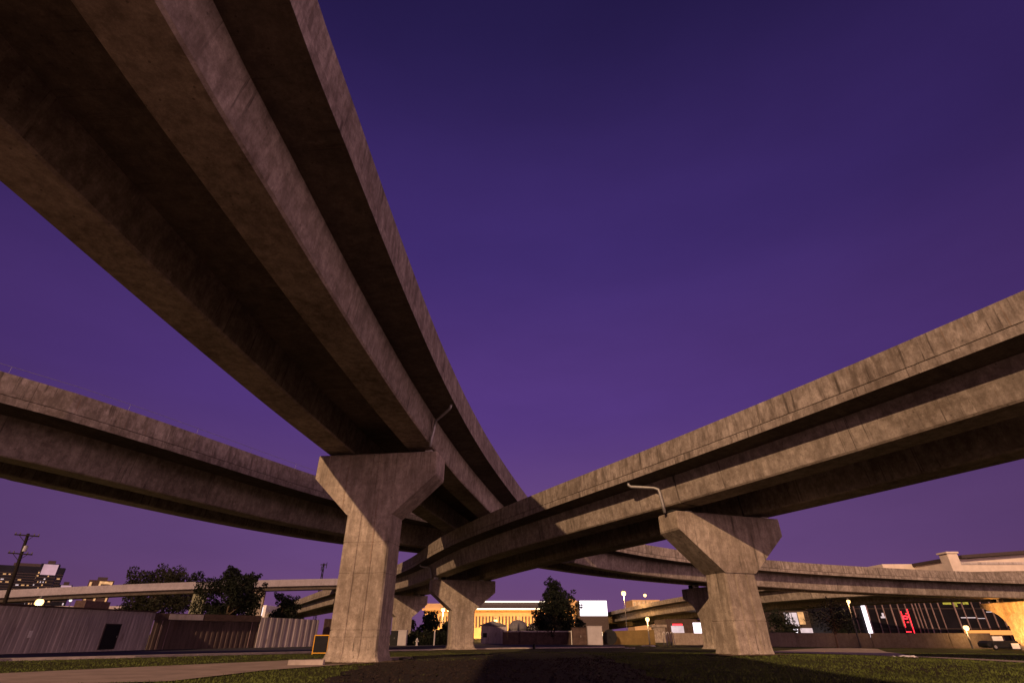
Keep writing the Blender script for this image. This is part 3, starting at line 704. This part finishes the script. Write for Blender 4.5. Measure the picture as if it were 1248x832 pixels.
# ------------------------------------------------------------------ middle ground beyond the road
def hedge():
    a, b = gat(494, 88), gat(553, 88)
    o = thing('hedge', 'long black clipped hedge beyond the road between far and middle piers', 'hedge', a)
    L = b.x-a.x; H_ = at(520, 767, 88).z-a.z
    cl = [(Vector((L*(i+.5)/14, .5, H_*(.3+.38*((i*7) % 3)/2))), H_*.42) for i in range(14)]+[(Vector((L*(i+.5)/10, .4, H_*.3)), H_*.4) for i in range(10)]
    foliage(cl, .16, 3600, 5).build('foliage', M_LEAF, o)
    m = MB()
    for i in range(9): m.tube([(L*(i+.5)/9, .5, -.1), (L*(i+.5)/9+.1, .5, H_*.6)], .05, 5)
    m.build('stem', M_BARK, o)
hedge()
def cabinet(name, label, px0, px1, ytop, Y, mat, dep=.9, group=None, trim=None):
    a, b = gat(px0, Y), gat(px1, Y); w_ = b.x-a.x; h_ = at(px0, ytop, Y).z-a.z
    o = thing(name, label, 'utility box', a, 0, group)
    m = MB(); m.box(0, 0, -.1, w_, dep, h_); m.build('housing', mat, o, bevel=.02)
    m = MB(); m.box(w_*.06, -.02, h_*.06, w_*.485, -.003, h_*.93); m.build('door', trim or mat, o)
    m = MB(); m.box(w_*.515, -.02, h_*.06, w_*.94, -.003, h_*.93); d2 = m.build('door', trim or mat, o)
    m = MB(); m.box(w_*.55, -.05, h_*.45, w_*.58, -.023, h_*.58); m.build('handle', M_STEEL, d2)
    m = MB(); m.prism([(-.06, h_+.003), (w_+.06, h_+.003), (w_+.03, h_+.09), (-.03, h_+.09)], 'y', -.07, dep+.05); m.build('lid', mat, o)
    return o
cabinet('utility_box', 'pale upright utility cabinet beside the far pier', 484, 494.5, 768, 86, M_GREYW)
cabinet('utility_box', 'black utility cabinet hard against the far pier', 475, 483.5, 769, 87, M_DARK)
cabinet('utility_box', 'pale pink utility cabinet at the end of the brown fence', 717, 735, 763, 90, M_GREYW)
cabinet('utility_box', 'wide brown container box beside the pale pink cabinet', 698, 716.4, 765, 91, M_FENCE, dep=1.4)
post = gat(529, 86.5)
m = MB(); m.lathe([(.10, -.1), (.10, 1.9), (.07, 1.98), (.01, 2.0)], 10); tag(m.build('post', M_GREYW, None, loc=post), 'slim white post standing before the black hedge', 'post')
hy = gat(508, 85); h0 = thing('fire_hydrant', 'small pale hydrant before the black hedge', 'fire hydrant', hy)
m = MB(); m.lathe([(.22, 0), (.22, .06), (.14, .08), (.13, .62), (.19, .66), (.17, .78), (.06, .92), (.03, 1.0)], 12); m.build('barrel', M_GREYW, h0, smooth=True)
m = MB(); m.tube([(-.26, 0, .55), (.26, 0, .55)], .07, 8); m.build('nozzle', M_GREYW, h0)
# shed with pitched roof
def shed():
    a, b = gat(586, 102), gat(615, 102); w_ = b.x-a.x; h_ = at(586, 762, 102).z-a.z
    o = thing('shed', 'small pale corrugated shed behind the middle pier', 'shed', a)
    m = MB(); prof = []
    x = 0
    while x < w_: prof += [(x, 0), (x+.22, 0), (x+.25, -.05), (x+.47, -.05)]; x += .5
    m.loft([[(x, y, -.2) for x, y in prof]+[(w_, 4, -.2), (0, 4, -.2)], [(x, y, h_) for x, y in prof]+[(w_, 4, h_), (0, 4, h_)]]); m.build('wall', M_CORRP, o)
    m = MB(); m.prism([(-.25, h_+.004), (w_+.25, h_+.004), (w_+.25, h_+.1), (w_*.5, h_+.75), (-.25, h_+.1)], 'y', -.3, 4.3); m.build('roof', M_GREYDOME, o)
    m = MB(); m.box(w_*.08, -.08, h_*.35, w_*.25, -.056, h_*.6); m.build('window', M_DARK, o)
shed()
for i, (x0, x1, yt, lab) in enumerate(((619, 644, 755, 'larger grey domed tank over the brown fence beside the shed'), (642, 662, 758, 'smaller grey domed tank over the brown fence half behind the conical tree'))):
    a, b, t = gat(x0, 106), gat(x1, 106), at((x0+x1)/2, yt, 106); r_ = (b.x-a.x)/2; H_ = t.z-a.z
    o = thing('tank', lab, 'tank', (a.x+r_, 106, a.z), 0, 'domed tanks behind the fence')
    m = MB(); m.lathe([(r_, -.1), (r_, H_-r_*.85)], 24); m.build('shell', M_GREYDOME, o)
    m = MB(); m.lathe([(r_*math.cos(t_), H_-r_*.85+.003+r_*.85*math.sin(t_)) for t_ in [k_*math.pi/2/8 for k_ in range(8)]]+[(.02, H_)], 24); m.build('dome', M_GREYDOME, o, smooth=True)
def board_fence(name, label, px0, px1, y0, y1, Y, mat, posts=6, rail=True):
    a, b = gat(px0, Y), gat(px1, Y); L = b.x-a.x; h0 = at(px0, y0, Y).z-a.z; h1 = at(px1, y1, Y).z-b.z
    o = thing(name, label, 'fence', a)
    m = MB(); n = int(L/.22)
    for i in range(n):
        x = L*i/n; h = h0+(h1-h0)*i/n+random.uniform(-.03, .03)
        m.box(x, random.uniform(-.02, .02), -.15, x+L/n*.985, .06, h)
    m.build('boards', mat, o)
    for i in range(posts):
        x = L*i/(posts-1); m = MB(); m.box(x-.07, -.16, -.1, x+.07, -.03, h0+(h1-h0)*x/L+.08); m.build('post', mat, o)
    if rail:
        m = MB(); m.box(-.05, -.13, h0*.93, L, -.025, h0*.93+.16); m.build('rail', M_CORR, o)
    return o
board_fence('fence', 'long brown board fence below the domed tanks and the conical tree', 613, 697, 768.5, 769, 93, M_FENCE, 5)
m = MB(); q = gat(697.3, 92); m.lathe([(.09, -.1), (.09, 1.9), (.02, 1.95)], 8); tag(m.build('post', M_WHITE, None, loc=q), 'thin white post between brown fence and brown container', 'post')
# ochre wall with round tyre
wl, Lw = wall_line('wall', 'ochre painted wall lit by a lamp under the low ramp', 'wall', gat(735.5, 94), gat(799, 94), at(736, 769, 94).z+.3, at(799, 767, 94).z+.3, M_OCHRE, pitch=4, rib=.03, thick=.3)
ty = gat(744, 92.5); o = thing('cable_reel', 'dark round cable reel leaning on the ochre wall', 'cable reel', (ty.x, 92.5, ty.z))
for y_ in (-.25, .25):
    m = MB(); rings = []
    for r_, yy in ((.15, y_-.05), (1.05, y_-.05), (1.05, y_+.05), (.15, y_+.05)):
        rings.append([(r_*math.cos(k_*math.pi/12), yy, 1.06+r_*math.sin(k_*math.pi/12)) for k_ in range(24)])
    m.loft(rings+[rings[0]], True, False); m.build('flange', M_DARK, o)
m = MB(); m.loft([[(.5*math.cos(k_*math.pi/10), yy, 1.06+.5*math.sin(k_*math.pi/10)) for k_ in range(20)] for yy in (-.2, .2)]); m.build('drum', M_TYRE, o)
# ramp column and white hoops
a, b = gat(797, 122), gat(812, 122); m = MB(); H_ = at(800, 764, 122).z-a.z
m = MB(); rr = (b.x-a.x)/2
m.loft([[(rr*1.0*c_, .9*s_, z) for c_, s_ in ((-1, -.8), (-.85, -1), (.85, -1), (1, -.8), (1, .8), (.85, 1), (-.85, 1), (-1, .8))] for z in (-.3, H_)])
col_ = thing('ramp_column', 'short square concrete column between ochre wall and white hoops', 'column', (a.x+rr, 122, a.z)); m.build('shaft', M_PIER, col_)
m = MB(); m.box(-rr*1.25, -1.1, H_+.003, rr*1.25, 1.1, H_+.5); m.build('pier_cap', M_PIER, col_)
for i, px in enumerate((809.5, 814, 819)):
    q = gat(px, 88); m = MB(); h_ = at(px, 768, 88).z-q.z
    pts = [(-.05, 0, -.1), (0, 0, h_*.7)]+[(.16-.16*math.cos(t_), 0, h_*.8+.22*math.sin(t_)) for t_ in (0, .8, 1.57, 2.3, 3.14)]+[(.36, 0, h_*.55), (.46, 0, -.05)]
    m.tube(pts, .055, 8)
    tag(m.build('hoop', M_GREYW, None, loc=q, smooth=True), ('first white bent pipe hoop, hard by the ramp column', 'middle white bent pipe hoop of the three beyond the ramp column', 'last white bent pipe hoop before the stout pier, next to the barrier')[i], 'hoop', 'white pipe hoops')
# low concrete barrier walls
def barrier(name, label, pts, h, t=.35):
    P = [Vector(p) for p in pts]; o = thing(name, label, 'barrier wall', P[0])
    total = 0
    for i, (p, q) in enumerate(zip(P, P[1:])):
        d = (q-p); d.z = 0; L = d.length; u = d.normalized(); n = Vector((-u.y, u.x, 0)); nseg = max(1, round(L/6)); m = None
        for k_ in range(nseg):
            a = p.lerp(q, k_/nseg)+u*.02-P[0]; b = p.lerp(q, (k_+1)/nseg)-u*.02-P[0]
            m = MB(); m.loft([[e+n*x+Vector((0, 0, z)) for x, z in ((0, -.25), (t, -.25), (t*.8, h), (t*.2, h))] for e in (a, b)])
            m.build('wall_panel', M_WALLC, o, bevel=.02)
    return o
barrier('barrier', 'short low concrete barrier wall seen between white hoops and stout pier', [gat(821, 93), gat(862, 93)], at(840, 771, 93).z-gz(30, 93))
bw = [gat(925, 92), gat(1020, 90), gat(1110, 86), gat(1212, 83)]
barrier('barrier', 'long low concrete barrier wall in front of the glass building', bw, at(1100, 771, 86.5).z-bw[2].z)

# stump / bollard in the grass and litter
q = ung(651, 790.5); m = MB(); m.lathe([(.16, -.05), (.16, .42), (.12, .5), (.02, .53)], 10); tag(m.build('bollard', M_DARK, None, loc=q), 'tiny black bollard at the roadside below the brown fence', 'bollard')
q = ung(905, 796.5); q.y -= .3
br = MB(); br.tube([(0, 0, .05), (.35, -.05, .12), (.7, .02, .06), (1.15, 0, .04)], [.03, .045, .03, .012], 6); br.tube([(.35, -.05, .12), (.5, -.2, .2)], [.03, .01], 5)
b_ = br.build('branch', M_BARK, None, loc=q+Vector((.1, -.4, .0)), smooth=True); tag(b_, 'dead branch lying at the foot of the stout pier', 'branch')
for i, (px, py, s_, lab) in enumerate(((768, 790, .5, 'small pale scrap lying on grass before the ochre wall'), (790, 787.5, .8, 'larger pale sheet lying flat before the ochre wall'), (1101, 800.5, .45, 'crumpled white bag at the end of the pale pad'), (1112, 801, .3, 'small white scrap beside the crumpled bag'))):
    q = ung(px, py); rnd = random.Random(i); m = MB(); n = 7; v = []
    for a in range(n):
        for b in range(n):
            v.append((s_*(a/(n-1)-.5)*2.2, s_*(b/(n-1)-.5)*1.4, .03+rnd.uniform(0, .16)*s_))
    m.add(v, [(a*n+b, a*n+b+1, (a+1)*n+b+1, (a+1)*n+b) for a in range(n-1) for b in range(n-1)]); tag(m.build('litter', M_WHITE, None, loc=q), lab, 'litter')

# small black trailer with white panel near the orange pier
q = gat(1219, 76); x0 = gat(1197, 76).x-q.x; x1 = gat(1240, 76).x-q.x
o = thing('trailer', 'black flat trailer with white boards beside the glowing orange pier', 'trailer', q)
hz = at(1219, 783, 76).z-q.z; ht_ = at(1219, 777, 76).z-q.z
m = MB(); m.prism([(x0, .38), (x0+.5, .25), (x1-.4, .25), (x1, .5), (x1-.2, hz+.25), (x0+.4, hz+.25), (x0, hz)], 'y', -.8, .8); m.build('body', M_DARK, o, bevel=.05)
for px in (x0+.8, x1-.7):
    m = MB(); m.loft([[(px+.36*math.cos(k_*math.pi/9), yy, .36+.36*math.sin(k_*math.pi/9)) for k_ in range(18)] for yy in (-.98, -.81)]); wh = m.build('wheel', M_TYRE, o)
    m = MB(); m.loft([[(px+.18*math.cos(k_*math.pi/6), yy, .36+.18*math.sin(k_*math.pi/6)) for k_ in range(12)] for yy in (-1.0, -.984)]); m.build('rim', M_STEEL, wh)
m = MB(); m.box(x0+1.2, -.5, hz+.253, x0+2.5, -.42, hz+.75); m.build('sign_plate', M_WHITE, o)
m = MB(); m.box(x1-1.7, -1.06, .15, x1-.75, -1.02, .75); m.build('sign_plate', M_WHITE, o)

# ------------------------------------------------------------------ lit buildings
def facade(name, label, px0, px1, ytop, Y, mat, depth=14, cat='building', rz=0, base=None, roof=None, roofh=.5):
    ym_ = (ytop+766)/2; a, b = at(px0, ym_, Y), at(px1, ym_, Y); zt = at((px0+px1)/2, ytop, Y).z; z0 = gz(a.x, Y)-.3
    o = thing(name, label, cat, (a.x, Y, z0), rz); w_ = (b.x-a.x)/max(.2, math.cos(rz)); h_ = zt-z0
    m = MB(); m.box(0, 0, 0, w_, depth, h_); m.build('wall', mat, o)
    if roof: m = MB(); m.prism([(-.6, h_+.005), (w_+.6, h_+.005), (w_+.6, h_+roofh*.6), (w_*.5, h_+roofh), (-.6, h_+roofh*.6)], 'y', -.7, depth+.5); m.build('roof', roof, o)
    return o, w_, h_
def pane(o, x0, z0, x1, z1, mat, name='window', y=-.06):
    m = MB(); m.box(x0, y, z0, x1, y+.055, z1); return m.build(name, mat, o)
# big floodlit arcade building
ab, w_, h_ = facade('arcade_building', 'long floodlit orange building with rows of tall windows behind the conical tree', 517, 706, 743.5, 215, M_ORANGEB, 30)
for i in range(46):
    x = w_*(.01+.98*i/46); pane(ab, x+.1, h_*.40, x+w_/46*.52, h_*.80, M_GATE if i % 7 else M_WINW)
m = MB(); m.box(-.8, -1.6, h_+.005, w_+.6, 31, h_+.7); m.build('cornice', M_ORANGEB, ab)
m = MB(); m.prism([(-.5, h_+.71), (31, h_+.71), (29, h_+2.9), (3.4, h_+2.9), (2.6, h_+2.5)], 'x', w_*.33, w_*.80); m.build('roof', M_ROOF, ab)
m = MB(); m.box(w_*.34, 2.2, h_+2.905, w_*.79, 2.7, h_+3.25); m.build('light_strip', M_WSTRIP, ab)
m = MB(); m.box(w_*.34, -1.9, h_+.30, w_*.79, -1.62, h_+.62); m.build('light_strip', M_WSTRIP, ab)
m = MB(); m.prism([(w_*.815, h_+.71), (w_, h_+.71), (w_, h_+3.0), (w_*.95, h_+3.9), (w_*.86, h_+3.9), (w_*.815, h_+3.1)], 'y', -1.2, 16); m.build('end_tower', M_ORANGEB, ab)
m = MB(); m.box(0, -.5, h_+.71, w_*.17, 12, h_+2.3); m.build('upper_storey', M_ORANGEB, ab)
for x in (.04, .16, .33, .45, .57, .69, .79, .9):
    point_light('floodlight', (w_*x, -5.5, 1.2), 2600, (1, .50, .14), .3, ab)
# white building face given its own glow in place of light falling on it
wb, w_, h_ = facade('white_face_building', 'bright white building face made to glow as if lit, beside the floodlit orange building', 706.5, 741, 731, 200, M_ROOF, 10)
pane(wb, .15, h_*.60, w_-.15, h_-.15, M_WGLOW, 'glowing_face', -.12)
pane(wb, .3, h_*.10, w_*.95, h_*.2, M_WSTRIP, 'light_strip', -.1)
# orange sliver building beyond the low ramp
ob_, w_, h_ = facade('building', 'low orange lit block peeping above the low far ramp', 772, 806, 730.5, 330, M_ORANGEB, 20)
for i in range(6): pane(ob_, w_*(.03+.16*i), h_*.74, w_*(.14+.16*i), h_*.96, M_WINW)
# shops below the ramp, right of the ochre wall
sh, w_, h_ = facade('shop', 'dark low shop with two white lit windows under the ramp beside the stout pier', 812, 866, 754, 150, M_FENCE, 12)
pane(sh, w_*.1, h_*.42, w_*.38, h_*.72, M_WINC); pane(sh, w_*.6, h_*.30, w_*.82, h_*.85, M_WGLOW); pane(sh, w_*.14, h_*.74, w_*.36, h_*.80, M_RED, 'sign_band')
s2, w_, h_ = facade('shop', 'low shop with glowing pale windows behind the slender young tree', 938, 1042, 742, 150, M_ROOF, 12, roof=M_CREAM, roofh=.4)
for i, (a, b, c, d, mt_) in enumerate(((.18, .26, .55, .9, M_WINC), (.27, .33, .5, .9, M_WINC), (.34, .41, .55, .92, M_WINW), (.22, .30, .2, .45, M_WGLOW), (.33, .47, .2, .44, M_WINC), (.55, .62, .6, .9, M_WINW), (.66, .75, .5, .92, M_WINW))):
    pane(s2, w_*a, h_*c, w_*b, h_*d, mt_)
# glass showroom
gb, w_, h_ = facade('glass_building', 'dark glass showroom with tall mullions, red neon and orange base strip', 1040, 1262, 716, 128, M_GLASS, 20)
xm = [0, .07, .12, .16, .205, .245, .285, .325, .345, .365, .395, .43, .47, .555, .60, .655, .705, .755, .80, .84, .88, .93, 1]
for i, t_ in enumerate(xm):
    x = w_*t_; q_ = (.05, .09, .06)[i % 3]; m = MB(); m.box(x-q_, -.24, 0, x+q_, -.003, h_); m.build('mullion', M_MULL, gb)
for z in (.27, .62): m = MB(); m.box(0, -.12, h_*z, w_, -.004, h_*z+.12); m.build('transom', M_ROOF, gb)
pane(gb, w_*.040, h_*.13, w_*.062, h_*.82, M_WGLOW, 'light_tube', -.35)
m = MB(); m.box(w_*.555, -.40, h_*.17, w_*.93, -.30, h_*.25); m.build('light_strip', M_ORSTRIP, gb)
for t0, t1, z0_, z1_ in ((.2835, .2865, .14, .62), (.2465, .2485, .30, .58)):
    m = MB(); m.tube([(w_*t0, -.42, h_*z0_), (w_*t1, -.42, h_*z1_)], .07, 6); m.build('neon_tube', M_RED, gb)
for cx, cz, rr_ in ((.262, .47, .55),):
    m = MB(); m.tube([(w_*cx+rr_*math.cos(q*.5), -.45, h_*cz+rr_*.5*math.sin(q*.5)) for q in range(12)], .13, 6); m.build('neon_tube', M_RED, gb)
for x_, z_, q_ in ((.258, .215, 1.1), (.270, .38, .4), (.276, .53, .3)):
    m = MB(); m.box(w_*x_-q_*.5, -.3, h_*z_, w_*x_+q_*.5, -.25, h_*z_+.18); m.build('neon_sign', M_RED, gb)
pane(gb, w_*.125, h_*.14, w_*.143, h_*.19, M_RED, 'neon_sign', -.12); pane(gb, w_*.335, h_*.13, w_*.35, h_*.17, M_RED, 'neon_sign', -.12)
for a, b, c, d in ((.50, .545, .70, .76), (.56, .575, .66, .80), (.61, .64, .70, .78), (.578, .60, .72, .76)): pane(gb, w_*a, h_*c, w_*b, h_*d, M_GREENY, 'window', -.12)
for a, b, c, d in ((.135, .16, .46, .49), (.145, .155, .49, .55), (.57, .65, .46, .475), (.66, .70, .45, .46), (.72, .75, .56, .575), (.80, .84, .50, .515)): pane(gb, w_*a, h_*c, w_*b, h_*d, M_WINC, 'window', -.12)
# roofs seen over the ramp
rb, w_, h_ = facade('building', 'low cream flat roofed building peeping above the ramp parapet', 1088, 1150, 687, 190, M_CREAM, 20)
pane(rb, w_*.1, h_*.1, w_*.4, h_*.3, M_GLASS)
hb_, w_, h_ = facade('hall', 'large cream hall with dark overhanging roof at the photo edge', 1185, 1340, 681, 170, M_CREAM, 30)
m = MB(); m.loft([[(x, y, z) for y, z in ((-2.2, h_+.01+dz), (31, h_+.01+dz), (31, h_+.9+dz), (-2.2, h_+.9+dz))] for x, dz in ((-.5, 0), (w_+1, 2.6))]); m.build('roof', M_ROOF, hb_)
m = MB(); m.loft([[(x, y, z) for y, z in ((-.2, h_*.55), (29.8, h_*.55), (29.8, h_+dz-.02), (-.2, h_+dz-.02))] for x, dz in ((-.02, 0), (w_+.4, 2.6))]); m.build('upper_wall', M_CREAM, hb_)
m = MB(); m.box(-.1, -.45, h_*.93, w_, -.21, h_*.96); m.build('ledge', M_CORR, hb_)
pb1 = at(1173, 690, 160); pz = at(1161, 674, 160).z; pw = (at(1171, 700, 160)-at(1158, 700, 160)).x
o = thing('pylon', 'bright cream square pylon rising above the ramp beside the hall', 'pylon', (pb1.x-pw, 160, -.5))
m = MB(); m.box(0, 0, 0, pw, pw*1.1, pz+.5); m.build('shaft', M_CREAM, o, bevel=.1)
m = MB(); m.box(-.35, -.35, pz+.505, pw+.2, pw*1.1+.3, pz+.95); m.build('coping', M_CREAM, o)
point_light('floodlight', (at(1150, 700, 140).x, 138, 4), 9000, (1, .66, .36), .5)
# white building patch and lots on the far left
lb, w_, h_ = facade('building', 'small bright white lit building between the tall dark tree and the bush', 297, 322, 737, 150, M_WHITE, 10)
pane(lb, w_*.2, h_*.35, w_*.85, h_*.95, M_WGLOW, 'window')
l2, w_, h_ = facade('building', 'low dark brick building under the pale footbridge above the corrugated fence', 86, 99, 731, 160, M_FENCE, 10)
pane(l2, w_*.2, h_*.4, w_*.4, h_*.6, M_GLASS)
l3, w_, h_ = facade('building', 'low pale grey building behind the corrugated fence under the footbridge', 58, 150, 738, 210, M_CORRP, 10)
for i in range(4): pane(l3, w_*(.72+.07*i), h_*.55, w_*(.76+.07*i), h_*.8, M_WINW)
# skyline towers
def tower(label, px0, px1, ytop, Y, seed, lit, mat=M_TOWER, crown=None, nx_=7, nz_=12, frames=()):
    o, w_, h_ = facade('tower_block', label, px0, px1, ytop, Y, mat, 11, rz=R(36))
    o['group'] = 'skyline towers'; rnd = random.Random(seed); cells = [(i, j) for i in range(nx_) for j in range(nz_)]; rnd.shuffle(cells)
    zl = h_*.30
    for i, j in cells[:lit]:
        x = w_*(i+.15)/nx_; z = zl+(h_*.90-zl)*j/nz_
        pane(o, x, z, x+w_/nx_*rnd.uniform(.35, .6), z+(h_-zl)/nz_*.36, M_WINW if rnd.random() < .7 else M_WINC, 'window', -.3)
    for j in range(nz_):                                   # floor bands
        z = zl+(h_*.90-zl)*(j+.62)/nz_
        m = MB(); m.box(-.15, -.25, z, w_+.15, -.003, z+.5); m.build('floor_band', M_ROOF, o)
    if crown: pane(o, w_*crown[0], h_*crown[1], w_*crown[2], h_*crown[3], M_CROWN, 'glowing_face', -.5)
    for a, b, c, d in frames: pane(o, w_*a, h_*c, w_*b, h_*d, M_WINW, 'light_strip', -.4)
    m = MB(); m.box(w_*.3, 2, h_+.004, w_*.7, 6, h_+2.2); m.build('plant_room', M_ROOF, o)
    return o
M_CROWN = emit('pink_lit_crown', (.62, .36, .42), 1.0, var=.3, scale=.15)
tower('tall dark skyline tower behind the leaning pole', -32, 30, 687, 420, 1, 95, nx_=14, nz_=16)
tower('dark skyline tower with a pale pink lit crown', 34, 49, 686, 400, 2, 40, crown=(.15, .84, .95, .99), nx_=7, nz_=14)
tower('small skyline tower with bright white peak beyond the bright lamp', 61, 72, 712, 430, 3, 4, crown=(.2, .80, .95, .99), nx_=4, nz_=6)
tower('squat skyline tower with warm lit corner frames', 98, 119, 706, 410, 4, 0, mat=M_FENCE, nx_=4, nz_=6, frames=((.05, .14, .45, .96), (.42, .50, .45, .96), (.88, .95, .45, .96), (.42, .95, .93, .98)))
# ------------------------------------------------------------------ lamps
def lamp(label, px, py, Y, power, mast=True, col=(1, .55, .2), r=.28, mat=None, base_py=None, arm=0):
    p = at(px, py, Y); z0 = gz(p.x, Y)
    o = thing('street_lamp', label, 'street lamp', (p.x, Y, z0), 0, 'lit street lamps'); h = p.z-z0
    m = MB(); m.tube([(0, .25, -.1), (0, .25, h*.6), (0, .25, h+.1), (0, .1, h+r+.14), (0, -.06, h+r+.10)], [.12, .09, .07, .06, .05], 8); m.build('pole', M_GREYDOME, o, smooth=True)
    m = MB(); m.lathe([(r*.42, h+r*.60), (r*.45, h+r*.70), (r*.2, h+r+.06), (.02, h+r+.10)], 12); hd = m.build('lamp_cap', M_GREYDOME, o)
    m = MB(); m.lathe([(.02, h-r*.8)]+[(r*.8*math.sin(t_), h-r*.8*math.cos(t_)) for t_ in (.4, .8, 1.2, 1.57, 1.95, 2.3)]+[(r*.4, h+r*.598)], 16); m.build('lamp_globe', mat or M_BULB, hd, smooth=True)
    if power: point_light('lamp_light', (0, -.1, h-r*1.3), power, col, r, o)
    return o
lamp('bright golden lamp glowing just over the corrugated fence', 48, 733.5, 62, 3500, r=.48)
lamp('small white lamp under the footbridge over the corrugated fence', 86, 731, 130, 0, r=.36, mat=M_BULBW)
lamp('tall starry lamp above the low far ramp near the glowing white building face', 760, 722.5, 170, 9000, r=.85)
lamp('dimmer tall lamp above the low orange block', 786, 725, 260, 0, r=.85)
lamp('golden lamp shining on the ochre wall in front of the low ramp', 789, 754, 88.5, 700, r=.38)
lamp('twin lamp nearer the middle pier above the dark rounded bush', 547.5, 742.5, 150, 8000, r=.62)
lamp('twin lamp further from the middle pier above the dark rounded bush', 540, 742.5, 150, 8000, r=.62)
lamp('lamp burning before the arcade windows behind the shed', 604, 756.5, 140, 4000, r=.55)
lamp('small lamp hanging below the ramp deck over the dark upright shrub', 1034, 732.5, 88, 500, r=.32)
lamp('starry golden lamp in front of the glass showroom', 1177.5, 764.5, 82, 500, r=.42)
lamp('white lamp glowing beside the footbridge column', 233, 745, 112, 200, r=.45, mat=M_BULBW)
# added spot with no fitting, spreads orange lamp light over the pier
sl = bpy.data.lights.new('added_pier_spot', 'SPOT'); sl.energy = 11000; sl.color = (1, .42, .09); sl.spot_size = R(62); sl.spot_blend = .4; sl.shadow_soft_size = .3
so = bpy.data.objects.new('added_pier_spot', sl); COL.objects.link(so); so.location = (58.6, 72.0, .8); so.rotation_euler = (Vector((65.0, 74.0, 3.2))-so.location).to_track_quat('-Z', 'Y').to_euler()

# parked cars behind the barrier
def car(label, px, Y, heading):
    q = gat(px, Y); o = thing('parked_car', label, 'car', q, heading, 'cars parked behind the barrier')
    body = [(-2.1, .35), (2.1, .35), (2.15, .75), (1.9, .92), (1.0, 1.0), (.45, 1.42), (-1.0, 1.45), (-1.75, 1.02), (-2.1, .95)]
    m = MB(); m.prism(body, 'y', -.85, .85); m.build('body', M_CAR, o, bevel=.07)
    for s_ in (-1, 1):
        y0, y1 = sorted((s_*.856, s_*.872)); m = MB(); m.prism([(.85, 1.02), (.38, 1.36), (-.95, 1.38), (-1.5, 1.04)], 'y', y0, y1); m.build('window', M_GLASS, o)
        for x in (-1.3, 1.3):
            ya, yb = sorted((s_*.72, s_*.9)); m = MB(); m.loft([[(x+.34*math.cos(k_*math.pi/8), yy, .34+.34*math.sin(k_*math.pi/8)) for k_ in range(16)] for yy in (ya, yb)]); wl_ = m.build('wheel', M_TYRE, o)
            ya, yb = sorted((s_*.903, s_*.915)); m = MB(); m.loft([[(x+.2*math.cos(k_*math.pi/6), yy, .34+.2*math.sin(k_*math.pi/6)) for k_ in range(12)] for yy in (ya, yb)]); m.build('rim', M_STEEL, wl_)
        m = MB(); m.box(2.12, s_*.6-.17, .68, 2.19, s_*.6+.17, .84); m.build('headlight', M_BULBW if 'lit' in label else M_STEEL, o)
        m = MB(); m.box(-2.16, s_*.62-.15, .75, -2.105, s_*.62+.15, .9); m.build('tail_light', M_RED if 'red' in label else M_GATE, o)
car('dark car with lit headlights behind the barrier below the neon', 1146, 101, R(205))
car('dark car with red tail lights behind the barrier below the neon', 1082, 103, R(20))

# ------------------------------------------------------------------ grass tufts over the near lawn
rnd = random.Random(3); v = []; f = []
shaded_soil_poly = [p.xy for p in ea]+[p.xy for p in nb[::-1]]
path_poly = [ung(*p).xy for p in ((-40, 824), (0, 821), (160, 813.5), (320, 806.2), (400, 802.5), (470, 800.6), (505, 800.2), (505, 802.5), (470, 806.5), (400, 811.5), (320, 817.5), (205, 831), (0, 836), (-60, 838))]
pad_poly = [ung(*p).xy for p in ((930, 794.2), (965, 791.5), (1000, 789.7), (1030, 789.2), (1070, 790.3), (1100, 797), (1120, 801), (1120, 802.2), (1100, 800.6), (1070, 798.8), (1030, 797.4), (1000, 796.6), (965, 795.6), (930, 795.2))]
def inside(p, poly):
    c = False; n = len(poly); j = n-1
    for i in range(n):
        a, b = poly[i], poly[j]
        if (a.y > p.y) != (b.y > p.y) and p.x < (b.x-a.x)*(p.y-a.y)/(b.y-a.y)+a.x: c = not c
        j = i
    return c
cnt = 0
while cnt < 42000:
    Y = 13+ (rnd.random()**1.5)*40; x = rnd.uniform(-1.18, 1.22)*Y*.98
    p = Vector((x, Y))
    if Y < 30 and inside(p, shaded_soil_poly) and rnd.random() > .04: continue
    if inside(p, path_poly) or (Y > 30 and inside(p, pad_poly)): continue
    if x < 0 and Y > 33 and (Y-33) > (x+31)*.55 : continue
    cnt += 1; z = gz(x, Y); hh_ = rnd.uniform(.02, .075)*(1+.6*(rnd.random() < .06))
    for _ in range(2):
        a = rnd.uniform(0, 6.28); dx, dy = math.cos(a)*.02, math.sin(a)*.02; lx, ly = rnd.uniform(-.05, .05), rnd.uniform(-.05, .05)
        k_ = len(v); v += [(x-dx+lx, Y-dy+ly, z-.01), (x+dx+lx, Y+dy+ly, z-.01), (x+lx*2.2, Y+ly*2.2, z+hh_)]; f.append([k_, k_+1, k_+2])
m = MB(); m.v = v; m.f = f; m.uv = [[(0, 0)]*3]*len(f); tag(m.build('grass', M_BLADE), kind='stuff')
# clods and chips on the shade-darkened bed
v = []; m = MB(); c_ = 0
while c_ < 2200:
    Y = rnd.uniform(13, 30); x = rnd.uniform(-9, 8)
    if not inside(Vector((x, Y)), shaded_soil_poly): continue
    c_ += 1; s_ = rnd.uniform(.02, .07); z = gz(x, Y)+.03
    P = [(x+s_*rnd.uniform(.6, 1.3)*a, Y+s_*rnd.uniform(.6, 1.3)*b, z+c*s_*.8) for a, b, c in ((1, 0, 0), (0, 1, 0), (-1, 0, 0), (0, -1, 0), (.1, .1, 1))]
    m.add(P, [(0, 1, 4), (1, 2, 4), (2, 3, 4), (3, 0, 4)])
tag(m.build('mulch', M_SHADED_SOIL), kind='stuff')
